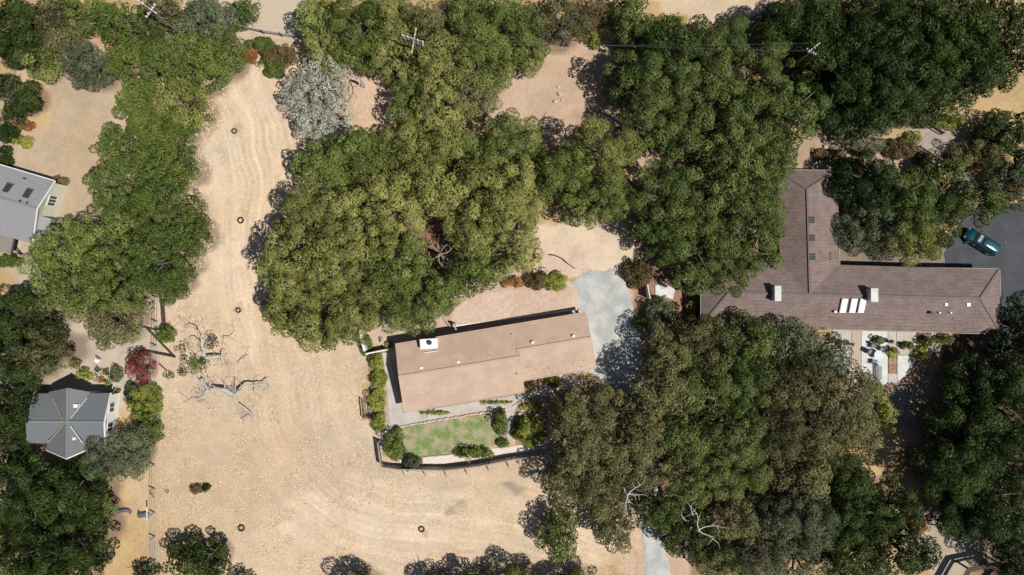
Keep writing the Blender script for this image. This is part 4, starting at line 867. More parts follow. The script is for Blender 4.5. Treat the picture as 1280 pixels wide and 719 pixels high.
sheet('mulch_bed', [(1110.6, 446), (1120.4, 446), (1120.8, 466), (1110.6, 466)], .04, M_MULCH, 'small mulch square in the patio', wob=.02, th=.2)
sheet('mulch_bed', [(1100, 484), (1118, 480), (1112, 490), (1104, 494)], .02, M_MULCH, 'bark mulch corner below the patio', wob=.1, th=.2)

# ------------------------------------------------------------------ buildings
tan_house(); brown_house(); skylight_house(); cross_house()

# ------------------------------------------------------------------ walls, fences, edging round the tan-roofed house
def wall_obj(name, pts_px, wd, h, m, label, cat='wall', z=-.1):
    b = MB(); pts = [P(x, y, 0) for x, y in pts_px]
    for a, c in zip(pts, pts[1:]): 
        u = (c - a).normalized() * wd * .5; d = (c - a).normalized(); n = Vector((-d.y, d.x, 0)) * wd / 2; b.prism([a + n, c + n, c - n, a - n], z, h)
    return tag(b.build(name, m), label, cat)
wall_obj('retaining_wall', [(566, 408), (640, 397.5), (721, 386.5)], .16, .62, M_WHITE, 'thin white-topped retaining wall between pink dirt bed and tan-roofed house')
wall_obj('wall_end', [(723, 387), (724.5, 393)], .25, .8, M_STONE, 'pale short wall stub at the house corner beside the gravel')
inner = [P(*q) for q in ((563, 407.5), (640, 396.6), (720, 385.6), (714, 374), (696, 362), (640, 362), (590, 370), (566, 388))]
outer = [P(*q) for q in ((562.5, 408.1), (640, 397.1), (720.8, 386.1), (724, 362), (704, 340), (636, 338), (570, 352), (545, 388))]
b = MB(); b.v = [(p.x, p.y, .58) for p in inner] + [(p.x, p.y, -.08 if i > 2 else .56) for i, p in enumerate(outer)] + [(outer[i].x, outer[i].y, -.1) for i in (0, 1, 2)]
b.f = [list(range(8))[::-1]] + [[i, (i + 1) % 8, 8 + (i + 1) % 8, 8 + i] for i in range(8)] + [[8, 9, 17, 16], [9, 10, 18, 17]]
tag(b.build('dirt_bank', mat('pink_dirt', (.46, .345, .275), var=.16, scale=2.5, bump=.4, bscale=6, col2=(.42, .305, .235), mix_scale=.5)), 'raised pinkish dirt bed behind the tan-roofed house', 'dirt bank', kind='structure')
def panel_fence(pts_px, h, label, m, th=.08):
    pts = [P(x, y, 0) for x, y in pts_px]; base = pts[0]; f = empty('panel_fence', base, label, 'fence')
    for i, (a, c) in enumerate(zip(pts, pts[1:])):
        d = (c - a).normalized(); n = Vector((-d.y, d.x, 0)) * th / 2; b = MB(); b.prism([a + n + d * .06, c + n - d * .06, c - n - d * .06, a - n + d * .06], .05, h); b.build('panel', m, f, base)
    for p in pts: b = MB(); b.box((p.x, p.y, h / 2 + .02), (.12, .12, h + .14)); b.box((p.x, p.y, h + .11), (.16, .16, .04)); b.build('post', m, f, base)
panel_fence([(453.5, 411), (456, 423), (459.5, 437)], 1.8, 'white upright fence at the lower tip of the big grove', M_WHITE, .3)
panel_fence([(461, 441), (473, 438.5), (486, 436)], 1.5, 'white fence stub joining the corner of the tan-roofed house', M_WHITE, .16)
panel_fence([(806, 357), (809, 372)], 1.8, 'upper piece of the white boundary fence right of the driveway', M_WHITE, .08)
panel_fence([(812, 388), (817, 409)], 1.8, 'lower piece of the white boundary fence right of the driveway', M_WHITE, .08)
m = MB(); p = P(569, 405, 0); q = P(572.5, 414, 0); m.box((p.x, p.y, .8), (.3, .3, 1.9)); m.bar(p + Vector((0, 0, 1.6)), q + Vector((0, 0, 1.6)), .16, .2); m.box((q.x, q.y, .7), (.14, .14, 1.9)); tag(m.build('gate_frame', M_WOODG), 'weathered gate frame behind the tan-roofed house', 'gate')
f = post_fence('garden_fence', [(475, 550), (479, 580), (500, 583), (560, 584), (600, 579), (640, 571), (692, 564)], 1.5, 'dark wooden garden fence with slanted braces below the lawn', M_WOODG, M_WOODG, step=2.6, rails=1, boards=True, rail_r=.045)
for x, y in ((505, 583.5), (531, 584), (557, 584), (583, 581.5), (610, 577), (635, 572.5), (658, 568.5)):
    a = P(x, y, 0); b = MB(); b.bar(a + Vector((0, -.05, 1.35)), a + Vector((.12, -1.15, .0)), .10, .10); o = b.build('brace', M_WOODG, f, f.location)
rg = random.Random(5)
for (x0, y0, x1, y1, n, lab) in ((503, 533, 632, 511.5, 46, 'long pale stone edging between lawn and concrete path'), (642, 508, 654, 500, 7, 'short pale stone edging above the big yellow-green shrub'), (502, 533, 490, 552, 9, 'short pale stone edging beside the tall dark green shrub')):
    b = MB()
    for i in range(n):
        t = i / (n - 1); p = P(x0 + (x1 - x0) * t + rg.uniform(-.6, .6), y0 + (y1 - y0) * t + rg.uniform(-.6, .6), 0); s = rg.uniform(.16, .27)
        b.box((p.x, p.y, .08), (s, s * rg.uniform(.7, 1), rg.uniform(.14, .24)), rg.uniform(0, 3), Matrix.Rotation(rg.uniform(-.25, .25), 4, 'X'))
    b.prism([P(x0, y0 + .8), P(x1, y1 + .8), P(x1, y1 - .8), P(x0, y0 - .8)], -.02, .07); tag(b.build('stone_edging', M_STONE), lab, 'edging')
# row of yellow-green bushes, trees and hedges in the garden
B = 'yellow-green bushes beside the garden path'
for x, y, rx, ry, k, h, lab, nm in (
 (470, 452, 10, 12, 'yellow', 1.5, 'yellow-green bush nearest the white fence stub', 'bush'), (473, 474, 10, 14, 'yellow', 1.4, 'yellow-green bush beside the house corner, second below the white fence stub', 'bush'),
 (472, 500, 11, 15, 'yellow', 1.6, 'yellow-green bush right of the weathered bench frame', 'bush'), (473, 526, 10, 15, 'yellow', 1.5, 'yellow-green bush at the lower end of the row by the garden path', 'bush'),
 (456, 430, 9, 14, 'green', 1.3, 'green bush at the left side of the white upright fence', 'bush')): shrub(x, y, rx, ry, k, h, lab, nm, 'bush', B)
for x, y, rx, ry, k, h, lab, nm in (
 (492, 557, 13, 20, 'green', 2.4, 'tall dark green shrub in the lawn\'s left corner', 'shrub'), (514, 578, 12, 10, 'grey', 1.3, 'round grey-green shrub by the garden fence', 'shrub'),
 (592, 567, 27, 7.5, 'green', 1.5, 'clipped green hedge along the lower edge of the lawn', 'hedge'), (626, 529, 9, 16, 'green', 2.0, 'upright dark shrub at the lawn\'s right end', 'shrub'),
 (628, 554, 8, 7, 'green', 1.1, 'small round shrub under the upright dark shrub of the lawn', 'shrub'), (662, 540, 17, 21, 'yellow', 2.0, 'big yellow-green shrub between the concrete path and the olive-brown oaks', 'shrub'),
 (648, 536, 8, 16, 'green', 1.3, 'dark green shrub on the left of the big yellow-green shrub', 'shrub'), (692, 478, 9, 10, 'yellow', 2.0, 'bright green shrub under the eave notch of the tan-roofed house', 'shrub'),
 (665, 509, 17, 5, 'yellow', .6, 'low yellow-green ground plants above the big yellow-green shrub', 'shrub'), (663, 481, 8, 5, 'brown', .5, 'low brownish plants in the strip under the tan roof', 'shrub'),
 (544, 516, 20, 2.4, 'yellow', .4, 'thin line of green plants at the left half of the tan house\'s lower eave', 'shrub'), (620, 503, 20, 2.2, 'yellow', .4, 'thin line of green plants at the right half of the tan house\'s lower eave', 'shrub'),
 (486, 431, 5, 5, 'green', .8, 'small dark plant in front of the white fence stub', 'shrub'),
 (694, 352, 18, 12, 'yellow', 2.0, 'yellow-green bush at the driveway end of the bush row above the pink dirt bed', 'bush'), (670, 351, 15, 11, 'brown', 1.8, 'brown and green bush in the row above the pink dirt bed', 'bush'),
 (642, 354, 17, 7, 'rust', 1.0, 'rust-coloured low bush at the grove end of the row above the pink dirt bed', 'bush'),
 (798, 342, 20, 18, 'brown', 2.6, 'olive-brown round shrub above the white boundary fence', 'shrub'), (826, 390, 19, 19, 'grey', 2.8, 'soft grey-green round shrub below the pale paving slab', 'shrub'),
 (800, 404, 9, 8, 'green', 1.4, 'dark green shrub left of the boundary fence\'s lower piece', 'shrub'), (865, 384, 7, 12, 'yellow', 1.3, 'narrow bright green plant at the left wall of the brown house', 'shrub'),
 (206, 418, 12, 12, 'soft', 2.2, 'small round green shrub at the foot of the dark timber boards', 'shrub'),
 (182, 502, 21, 24, 'yellow', 1.9, 'yellowish round bush directly below the red-leaved tree', 'bush'), (184, 534, 17, 30, 'soft', 1.9, 'long green bush along the property fence, below the yellowish bush', 'bush'),
 (164, 490, 10, 14, 'grey', 1.1, 'grey-green weedy shrub left of the yellowish bush', 'shrub'),
 (94, 454, 6, 7, 'brown', .9, 'brown shrub in the yard below the white garden chair\'s left', 'shrub'), (104, 466, 6, 8, 'yellow', .9, 'yellow-flowered shrub above the cross-gabled house', 'shrub'), (112, 471, 4, 5, 'yellow', .7, 'small yellow-green plant beside the yellow-flowered shrub', 'shrub'),
 (121, 462, 4, 4, 'grey', .5, 'small grey-green cushion plant above the cross-gabled house', 'shrub'), (132, 465, 4, 4, 'brown', .6, 'small brown cushion plant right of the grey-green one', 'shrub'), (127, 475, 4, 4, 'rust', .5, 'small rusty cushion plant above the cross-gabled house', 'shrub'),
 (135, 480, 4, 4, 'yellow', .5, 'small yellow-green cushion plant above the cross-gabled house corner', 'shrub'), (145, 468, 8, 11, 'grey', 1.0, 'blue-grey shrub left of the red-leaved tree', 'shrub'), (147, 488, 3, 3, 'brown', .4, 'tiny brown plant right of the cross-gabled house corner', 'shrub'),
 (8, 166, 15, 12, 'dark', 2.0, 'dark shrub on the left edge beside the reddish shrub', 'shrub'), (30, 156, 11, 8, 'rust', 1.1, 'dark reddish-brown shrub at the dirt yard\'s left side', 'shrub'), (32, 178, 10, 8, 'yellow', .9, 'bright green round shrub under the reddish-brown shrub', 'shrub'),
 (4, 196, 10, 14, 'deep', 1.8, 'dark shrub with pale stems on the left edge above the skylight house', 'shrub'), (78, 226, 8, 5, 'brown', .7, 'dry shrub at the skylight house roof\'s right corner', 'shrub'), (60, 300, 10, 9, 'yellow', .9, 'yellow-green shrub below the bay window of the skylight house', 'shrub'),
 (62, 271, 5, 8, 'yellow', .8, 'small yellow-green shrub between the two right-hand windows of the skylight house', 'shrub'), (10, 326, 18, 8, 'soft', 1.0, 'green hedge below the skylight house porch', 'hedge'),
 (312, 68, 11, 11, 'rust', 1.0, 'orange bush at the top of the straw field', 'bush'), (326, 56, 18, 11, 'soft', .9, 'green scrubby bush right above the orange bush', 'bush'), (348, 70, 22, 15, 'brown', 1.0, 'olive scrubby bush left of the silver-grey tree\'s top', 'bush'), (342, 86, 14, 12, 'soft', 1.3, 'green bush at the silver-grey tree\'s upper left', 'bush'),
 (296, 34, 14, 6, 'soft', 1.0, 'green shrub under the small round tree by the dirt track', 'shrub'),
 (743, 38, 10, 22, 'yellow', 2.2, 'yellow-green bush at the top of the dirt clearing', 'bush'), (836, 26, 22, 7, 'yellow', 1.2, 'yellow-green bush under the pale top clearing\'s left', 'bush'),
 (1066, 206, 12, 9, 'yellow', 1.8, 'yellow-green bush at the upper right corner of the brown roof\'s north wing', 'bush'), (1032, 193, 16, 8, 'brown', 1.0, 'brown dry shrub above the brown roof\'s north wing', 'shrub'), (1126, 186, 22, 13, 'brown', 1.4, 'wide brown dry shrub left of the grey stone path', 'shrub'), (1080, 190, 14, 7, 'brown', 1.0, 'brown shrub on the dirt bank under the grey-green tree', 'shrub'), (1156, 198, 10, 10, 'brown', 1.4, 'brownish green shrub between the wide dry shrub and grey stone path', 'shrub'), (1142, 172, 12, 8, 'yellow', 1.0, 'weedy green shrub at the upper rail of the grey stone path', 'shrub'),
 (1186, 152, 18, 9, 'yellow', 1.4, 'yellowing bush on the straw slope under the dark wood', 'bush'), (1198, 198, 13, 11, 'soft', 1.8, 'fresh green bush below the grey stone path', 'bush'),
 (1220, 206, 16, 10, 'rust', 1.4, 'yellow-brown bush below the dark bushy tree on the slope', 'bush'), (1268, 236, 16, 14, 'rust', 1.6, 'orange-brown bush at the right edge above the tarmac', 'bush'),
 (1160, 428, 9, 8, 'soft', 1.5, 'green shrub in the mulch bed against the brown house', 'shrub'), (1152, 442, 9, 9, 'yellow', 1.0, 'yellowish grass-like shrub in the mulch bed', 'shrub'), (1180, 424, 8, 8, 'green', 1.5, 'dark shrub under the brown roof right of the last paving field', 'shrub'),
 (1134, 432, 9, 5, 'green', .9, 'green plant lying across the grey paving field right of the dining table', 'shrub'), (1116, 441, 7, 6, 'yellow', .9, 'small yellow-green plant at the top of the patio mulch square', 'shrub'), (1099, 426, 7, 6, 'green', 1.2, 'potted looking green shrub above the patio table', 'shrub'),
 (1108, 520, 8, 24, 'yellow', 2.2, 'long yellow-green hedge bush beside the pale grass strip', 'hedge'), (1098, 486, 7, 8, 'green', 1.4, 'small green bush at the patio\'s bottom left corner', 'bush'),
 (1146, 656, 12, 14, 'rust', 1.2, 'yellowing bush at the end of the pale grass strip', 'bush'), (246, 611, 8, 6, 'brown', .22, 'reddish-brown brush heap in the lower left of the straw field', 'brush heap'), (258, 609, 6, 5, 'deep', .3, 'dark little brush heap right beside the reddish one', 'brush heap')):
    shrub(x, y, rx, ry, k, h, lab, nm if nm != 'shrub' or 'heap' not in lab else 'brush_heap', nm)
# weathered bench frame beside the bushes
m = MB(); base = P(457, 512, 0); e = empty('bench_frame', base, 'dark metal bench frame left of the yellow-green bushes', 'bench')
def bx(name, parts, mt):
    b = MB()
    for a, c, s in parts: b.bar(P(*a), P(*c), s, s)
    b.build(name, mt, e, base)
bx('backrest', [((451.5, 499.5, .9), (454, 524, .9), .07), ((451.5, 499.5, .6), (454, 524, .6), .05)], M_WOODD)
bx('seat', [((453, 500, .45), (456, 523, .45), .08), ((456, 499.5, .45), (459, 522.5, .45), .05), ((460, 499, .45), (462, 522, .45), .07), ((452, 500, .45), (460, 499, .45), .07), ((455, 524, .45), (462, 522, .45), .07)], M_WOODD)
for x, y, z in ((452, 499.7, .9), (454.5, 524, .9), (460.5, 499.2, .45), (462.5, 522.2, .45)): bx('leg', [((x, y, -.05), (x, y, z), .07)], M_WOODD)
# ------------------------------------------------------------------ property fence down the left, its leaning rails, boards
post_fence('property_fence', [(197, 372), (195, 440), (195, 520), (193, 600), (194, 700), (194, 760)], 1.25, 'long thin wire fence with grey posts running down the left of the straw field', M_WOODG, M_WIRE, step=3.1, rails=3, wire=True, rail_r=.022, post_r=.07)
post_fence('track_fence', [(262, 30), (292, 33), (330, 42), (376, 49)], 1.2, 'grey rail fence crossing the bottom of the dirt track', M_WOODD, M_WOODG, step=2.4, rails=2, rail_r=.05)
post_fence('slope_rail', [(1149, 152), (1175, 168)], .9, 'short dark wooden rail above the grey stone path', M_WOODD, M_WOODD, step=1.5, rails=2, rail_r=.06)
post_fence('slope_rail', [(1146, 184), (1183, 208)], .9, 'longer dark wooden rail below the grey stone path', M_WOODD, M_WOODG, step=1.5, rails=2, rail_r=.06)
def log(pts, r, label, name='fallen_rail', m_=None, group=None, cat='rail'):
    b = MB(); b.tube([P(*p) for p in pts], r, 7); tag(b.build(name, m_ or M_WOODD), label, cat, group)
G = 'dark rails lying across the fence line'
log([(172, 407, .15), (195, 412.5, .3)], .09, 'short dark rail lying left of the fence line, topmost', group=G); log([(183, 410, .4), (219, 447, .2)], .12, 'long dark rail slanting across the fence line below the small round shrub', group=G); log([(180, 438.5, .35), (218, 446, .45)], .13, 'thick dark rail pointing from the red-leaved tree to the field', group=G); log([(199, 455, .2), (209, 464, .1)], .07, 'short dark stick lying beside the half-dead tree', group=G)
log([(186, 615, .1), (193, 622, .8)], .05, 'thin dark prop leaning on the fence near the two tarps', name='fence_prop', cat='prop')
b = MB()
for k in range(4):
    a = P(201.2 + k * 1.35, 374, 0); c = P(203.8 + k * 1.35, 409, 0); b.bar(a + Vector((0, 0, .15 + .04 * (k % 2))), c + Vector((0, 0, .15 + .04 * (k % 2))), .10 if k != 2 else .08, .12)
for y in (380, 392, 404): p = P(204, y, 0); b.box((p.x, p.y, .04), (.6, .1, .1))
tag(b.build('timber_boards', M_WOODD), 'narrow walk of dark timber boards above the small round shrub', 'boards')
def tarp(px, py, L, W, rz, label):
    p = P(px, py, 0); rn = np.random.default_rng(int(px)); b = MB(); nx, ny = 12, 6
    for i in range(nx + 1):
        for j in range(ny + 1):
            u, v = i / nx * 2 - 1, j / ny * 2 - 1; hgt = .38 * (1 - u ** 4) * (1 - v ** 4) + rn.uniform(0, .05); x = u * L / 2 + rn.uniform(-.05, .05); y = v * W / 2 + rn.uniform(-.06, .06) + .12 * math.sin(u * 4)
            b.v.append((p.x + x * math.cos(rz) - y * math.sin(rz), p.y + x * math.sin(rz) + y * math.cos(rz), hgt - .02))
    for i in range(nx):
        for j in range(ny): a = i * (ny + 1) + j; b.f.append([a, a + ny + 1, a + ny + 2, a + 1])
    tag(b.build('tarpaulin', M_TARP), label, 'tarpaulin', 'blue-grey tarps in the lower left')
tarp(153, 638, 2.3, .55, R(-8), 'longer blue-grey tarp nearest the lower left oaks'); tarp(179, 643, 1.5, .8, R(-12), 'shorter darker tarp beside the pale upright post')
m = MB(); p = P(184, 650, 0); m.bar(p, P(183.5, 634, 1.5), .1, .1); tag(m.build('fence_post', M_WHITE), 'pale leaning post in front of the shorter tarp', 'post')
for k_, (x, y, l) in enumerate(((293, 164, 'old tyre lying highest up in the straw field, between left grove and silver tree'), (301, 275.5, 'old tyre in the straw field opposite the second tree bulge'), (298, 388, 'old tyre in the straw field above the half-dead tree'), (302, 660, 'old tyre in the bottom left of the straw field above the fence oaks'), (527, 661.5, 'old tyre alone in the bottom middle of the straw field'))): tyre(x, y, l, (.28, .33, .27, .34, .31)[k_])
tyre(209, 614, 'small dark ring near the fence and the brush heaps', .16)
# ------------------------------------------------------------------ half-dead tree and fallen limb
rn = random.Random(7); base = Vector((0, 0, 0))
e = empty('half_dead_tree', P(252, 452, 0), 'half-dead leaning tree with bleached white limbs in the straw field', 'tree'); bs = e.location.copy()
b = MB(); limb(b, [(258, 450, .3), (254, 438, 1.6), (252, 424, 1.9), (247, 413, 1.7), (238, 408, 1.3), (231, 411, .9)], .2, .03, rn, 20); limb(b, [(254, 440, 1.2), (262, 428, 1.5), (264, 424, 1.2)], .12, .03, rn, 4)
limb(b, [(256, 448, 1.0), (268, 446, 1.1), (278, 447, 1.0), (280, 456, .8), (278, 458, .6)], .2, .05, rn, 16); limb(b, [(258, 450, .7), (248, 456, .9), (240, 462, 1.0), (234, 458, 1.0)], .16, .04, rn, 14); limb(b, [(254, 432, 1.4), (244, 424, 1.3), (238, 424, 1.1)], .09, .03, rn, 5); limb(b, [(277, 448, .9), (278, 440, 1.0), (283, 440, .9)], .1, .03, rn, 2)
b.build('dead_limbs', DEAD, e, bs)
rgn = np.random.default_rng(44)
def leaf_clump(e, bs, px, py, rx, ry, h, kind, n):
    g = P(px, py, h); C = np.array([[g.x - bs.x + rgn.normal(0, rx * .045), g.y - bs.y + rgn.normal(0, ry * .045), h + rgn.uniform(-.5, .3)] for _ in range(n)]); me = leaves_mesh('foliage', C, rgn.uniform(.25, .5, n), .8, 30, .2, rgn, LEAF[kind]); o = bpy.data.objects.new('foliage', me); COL.objects.link(o); o.parent = e
leaf_clump(e, bs, 246, 457, 18, 14, 1.4, 'green', 20); leaf_clump(e, bs, 228, 436, 16, 8, 1.2, 'brown', 9); leaf_clump(e, bs, 263, 431, 8, 12, 1.6, 'brown', 8); leaf_clump(e, bs, 218, 470, 26, 8, .8, 'grey', 8)
e = empty('fallen_limb', P(264, 487, 0), 'long bleached crooked fallen limb lying below the half-dead tree', 'fallen limb'); bs = e.location.copy()
b = MB(); limb(b, [(252, 474, .35), (258, 484, .8), (265, 487, 1.1), (278, 487, 1.1), (286, 490, .9), (292, 494, .8), (300, 488, 1.2), (308, 482, 1.4), (318, 482, 1.3), (330, 480, 1.1), (335, 475, .9)], .27, .07, rn, 30)
limb(b, [(291, 493, .5), (297, 504, .5), (306, 510, .45), (315, 518, .4), (310, 519, .3), (301, 524, .2)], .15, .04, rn, 14); limb(b, [(260, 484, .5), (257, 492, .4), (251, 497, .3)], .18, .07, rn, 12); limb(b, [(250, 497, .25), (241, 497, .2), (229, 504, .1)], .06, .02, rn, 4); limb(b, [(293, 493, .4), (294, 484, .9), (294.5, 476, 1.4)], .12, .04, rn, 2)
limb(b, [(264, 487, .5), (262, 478, .8), (260, 472, 1.0)], .14, .04, rn, 2); limb(b, [(318, 482, .7), (317, 490, .3)], .08, .03, rn, 3); b.build('limb', DEAD, e, bs)
for pts, l in (([(277, 421, .1), (286, 421, .3), (294, 413, .15)], 'thin fallen stick right of the half-dead tree\'s top'), ([(296, 453, .1), (303, 446, .3), (311, 443.5, .1)], 'thin fallen stick right of the half-dead tree\'s middle')):
    b = MB(); limb(b, pts, .07, .02, rn, 4); tag(b.build('fallen_stick', DEAD), l, 'stick', 'fallen sticks beside the half-dead tree')
b = MB(); limb(b, [(687, 318, .1), (700, 322, .3), (708, 328, .2), (719, 336, .1)], .07, .04, rn, 1); tag(b.build('fallen_stick', M_WOODD), 'thin dark branch lying in the clearing above the driveway', 'stick')
# snags in gaps of the canopy
def snag(px, py, z, r, label, n=9, mt=None, dark_trunk=False):
    g = P(px, py, z); e = empty('snag', (g.x, g.y, 0), label, 'dead tree'); b = MB(); b.tube([(0, 0, -.2), (.1, .05, z * .6), (0, 0, z)], [.22, .17, .1], 7); b.build('trunk', mt or DEADT).parent = e
    rg2 = random.Random(int(px)); b = MB()
    for k in range(n):
        a = rg2.uniform(0, 6.28); p = Vector((0, 0, z * rg2.uniform(.6, 1))); pts = [p]; 
        for s in range(5): a += rg2.uniform(-.55, .55); p = p + Vector((math.cos(a), math.sin(a), rg2.uniform(-.05, .25))) * r * .2 * rg2.uniform(.7, 1.2); pts.append(p)
        b.tube(pts, [.085, .07, .055, .045, .03, .015], 5)
        for s in (2, 3): c = a + rg2.choice([-1, 1]) * 1.0; b.tube([pts[s], pts[s] + Vector((math.cos(c), math.sin(c), .1)) * r * .25], [.04, .012], 4)
    b.build('branches', mt or DEADT).parent = e
snag(549, 318, 5.0, 2.4, 'bare brown snag in the central gap of the big olive grove', 13); snag(548, 383, 4.5, 1.8, 'pale dead twiggy snag behind the tan-roofed house', 14)
snag(690, 155, 2.0, 1.8, 'white dead limbs at the bottom of the dirt clearing', 5, DEAD); snag(948, 28, 5, 1.8, 'pale dead limbs in the shade right of the pale top clearing', 6, DEAD)
snag(874, 664, 6.8, 3.6, 'bleached white snag in the dark oaks right of the lower driveway', 7, DEAD); snag(786, 618, 8.2, 2.6, 'crooked white dead limb over the hidden driveway', 4, DEAD)
snag(446, 96, 4.0, 3.0, 'pale bare limb on the silver tree\'s upper right', 4, DEAD)
# rubble in the dirt clearing
def rock(px, py, s, label, m_=M_STONE, name='rock', grp='rocks'):
    p = P(px, py, 0); bm = bmesh.new(); bmesh.ops.create_icosphere(bm, subdivisions=2, radius=s); rr = random.Random(int(px * 7 + py))
    ph = [rr.uniform(0, 6) for _ in range(3)]
    for v in bm.verts: f_ = 1 + .22 * math.sin(v.co.x / s * 2.5 + ph[0]) * math.cos(v.co.y / s * 3 + ph[1]) + rr.uniform(-.07, .07); v.co = Vector((v.co.x * f_, v.co.y * f_ * .8, v.co.z * f_ * .6))
    me = bpy.data.meshes.new(name); bm.to_mesh(me); bm.free(); me.materials.append(m_); o = bpy.data.objects.new(name, me); COL.objects.link(o); o.location = (p.x, p.y, s * .3); tag(o, label, 'rock', grp)
for x, y, s, l in ((700, 118, .35, 'pale angular rock in the middle of the dirt clearing'), (694, 127, .3, 'grey rock with a dark shadow left in the dirt clearing'), (703, 125, .2, 'small rock on the right of the dirt clearing\'s pair'), (698, 109, .2, 'small pale rock topmost in the dirt clearing'), (702, 166, .6, 'big grey boulder under the white dead limbs'),
   (1040, 175, .45, 'white rock on the dirt bank above the brown roof'), (1032, 184, .35, 'pink-grey rock on the dirt bank'), (1207, 164, .25, 'white rock beside the grey stone path\'s dark tree'), (806, 624, .8, 'pale grey boulder seen between the oaks by the hidden driveway')): rock(x, y, s, l)
for x, y in ((653, 512), (650, 517), (656, 520), (682, 481), (676, 484), (652, 526)): rock(x, y, .28, 'pale round garden stone beside the concrete path and shrubs', grp='garden stones')
# ------------------------------------------------------------------ patio things
def chair(px, py, rz, label, m_=None):
    p = P(px, py, 0); e = empty('patio_chair', (p.x, p.y, .07), label, 'chair', 'chairs round the patio table'); e.rotation_euler = (0, 0, rz)
    b = MB(); b.box((0, 0, .44), (.55, .55, .06)); b.build('seat', m_ or M_FABR).parent = e
    b = MB(); b.box((0, -.27, .72), (.55, .06, .55), 0, Matrix.Rotation(R(12), 4, 'X')); b.build('backrest', m_ or M_FABR).parent = e
    for x in (-.24, .24):
        for y in (-.24, .24): b = MB(); b.box((x, y, .22), (.04, .04, .44)); b.build('leg', M_BLACK).parent = e
    for x in (-.29, .29): b = MB(); b.box((x, 0, .62), (.05, .5, .04)); b.box((x, .22, .52), (.04, .04, .2)); b.build('armrest', M_BLACK).parent = e
p = P(1094, 443, 0); e = empty('patio_table', (p.x, p.y, .07), 'round pale glass patio table on the bright middle patio field', 'table')
b = MB(); b.tube([(0, 0, .70), (0, 0, .74)], .55, 28); b.build('tabletop', mat('glass_top', (.22, .29, .33), rough=.35, spec=.3, var=.03)).parent = e; b = MB(); b.tube([(0, 0, .03), (0, 0, .72)], .05, 8); b.tube([(0, 0, 0), (0, 0, .04)], .3, 16); b.build('table_base', M_METAL).parent = e
chair(1089, 432, math.pi, 'grey patio chair above the round table\'s left', None); chair(1084, 439, R(-120), 'grey patio chair at the upper left of the round table'); chair(1100, 436, R(150), 'grey patio chair at the upper right of the round table'); chair(1090, 452, 0, 'grey patio chair below the round table')
# lounger of dark slats
p = P(1096, 465, 0); e = empty('sun_lounger', (p.x, p.y, .07), 'dark slatted sun lounger at the lower end of the bright patio field', 'sun lounger')
b = MB()
for k in range(14): b.box((0, -.85 + k * .12, .35), (.72, .09, .03))
b.build('slats', M_FABR).parent = e; b = MB(); b.box((-.36, -.05, .31), (.05, 1.75, .06)); b.box((.36, -.05, .31), (.05, 1.75, .06)); b.build('frame', M_BLACK).parent = e
for x in (-.33, .33):
    for y in (-.8, .65): b = MB(); b.box((x, y, .15), (.05, .05, .3)); b.build('leg', M_BLACK).parent = e
def pot(px, py, s, kind, label, hgt=.9):
    p = P(px, py, 0); e = empty('potted_plant', (p.x, p.y, .07), label, 'potted plant', 'potted plants on the patio'); b = MB(); b.tube([(0, 0, 0), (0, 0, .38), (0, 0, .42)], [s * .5, s * .75, s * .8], 14); b.build('pot', M_TERRA).parent = e
    r_ = np.random.default_rng(int(px)); C = np.array([[r_.normal(0, s * .3), r_.normal(0, s * .3), .42 + r_.uniform(.1, hgt * .5)] for _ in range(6)]); me = leaves_mesh('foliage', C, np.full(6, s * .7), .9, 70, .14, r_, LEAF[kind]); o = bpy.data.objects.new('foliage', me); COL.objects.link(o); o.parent = e
pot(1110, 427, .3, 'dark', 'dark potted plant above right of the round patio table'); pot(1112, 436, .3, 'brown', 'brownish potted plant right of the round patio table'); pot(1117, 438, .22, 'rust', 'small rust-coloured potted plant beside the patio mulch square'); pot(1048, 427, .35, 'rust', 'reddish potted plant in the left patio corner'); pot(1062, 430, .28, 'dark', 'dark potted plant at the left patio field\'s right side')
p = P(1054, 433, 0); e = empty('garden_bench', (p.x, p.y, .06), 'small white garden bench half under the oak at the patio\'s left', 'bench'); b = MB(); b.box((0, 0, .45), (1.1, .42, .06)); b.build('seat', M_WHITE).parent = e; b = MB(); b.box((0, .22, .75), (1.1, .05, .5)); b.build('backrest', M_WHITE).parent = e
for x in (-.5, .5): b = MB(); b.box((x, 0, .22), (.06, .4, .44)); b.build('leg', M_WHITE).parent = e
p = P(124, 450, 0); e = empty('garden_chair', (p.x, p.y, 0), 'white garden chair lying in the yard above the cross-gabled house', 'chair'); e.rotation_euler = (0, 0, R(-35)); b = MB(); b.box((0, 0, .42), (.6, .6, .05)); b.build('seat', M_WHITE).parent = e; b = MB(); b.box((0, .32, .7), (.6, .06, .6)); b.build('backrest', M_WHITE).parent = e
for x in (-.26, .26):
    for y in (-.26, .26): b = MB(); b.box((x, y, .21), (.05, .05, .42)); b.build('leg', M_WHITE).parent = e
p = P(148, 390, 0); e = empty('garden_table', (P(158, 366, 0).x, P(158, 366, 0).y, 0), 'pale metal garden table peeping out between the thin dusty oak and the left grove', 'table'); b = MB(); b.box((0, 0, .72), (1.1, .8, .05), R(30)); b.build('tabletop', M_METAL).parent = e
for k in range(4): a = R(30 + 45 + 90 * k); b = MB(); b.box((math.cos(a) * .5, math.sin(a) * .5, .36), (.05, .05, .72)); b.build('leg', M_METAL).parent = e
car()
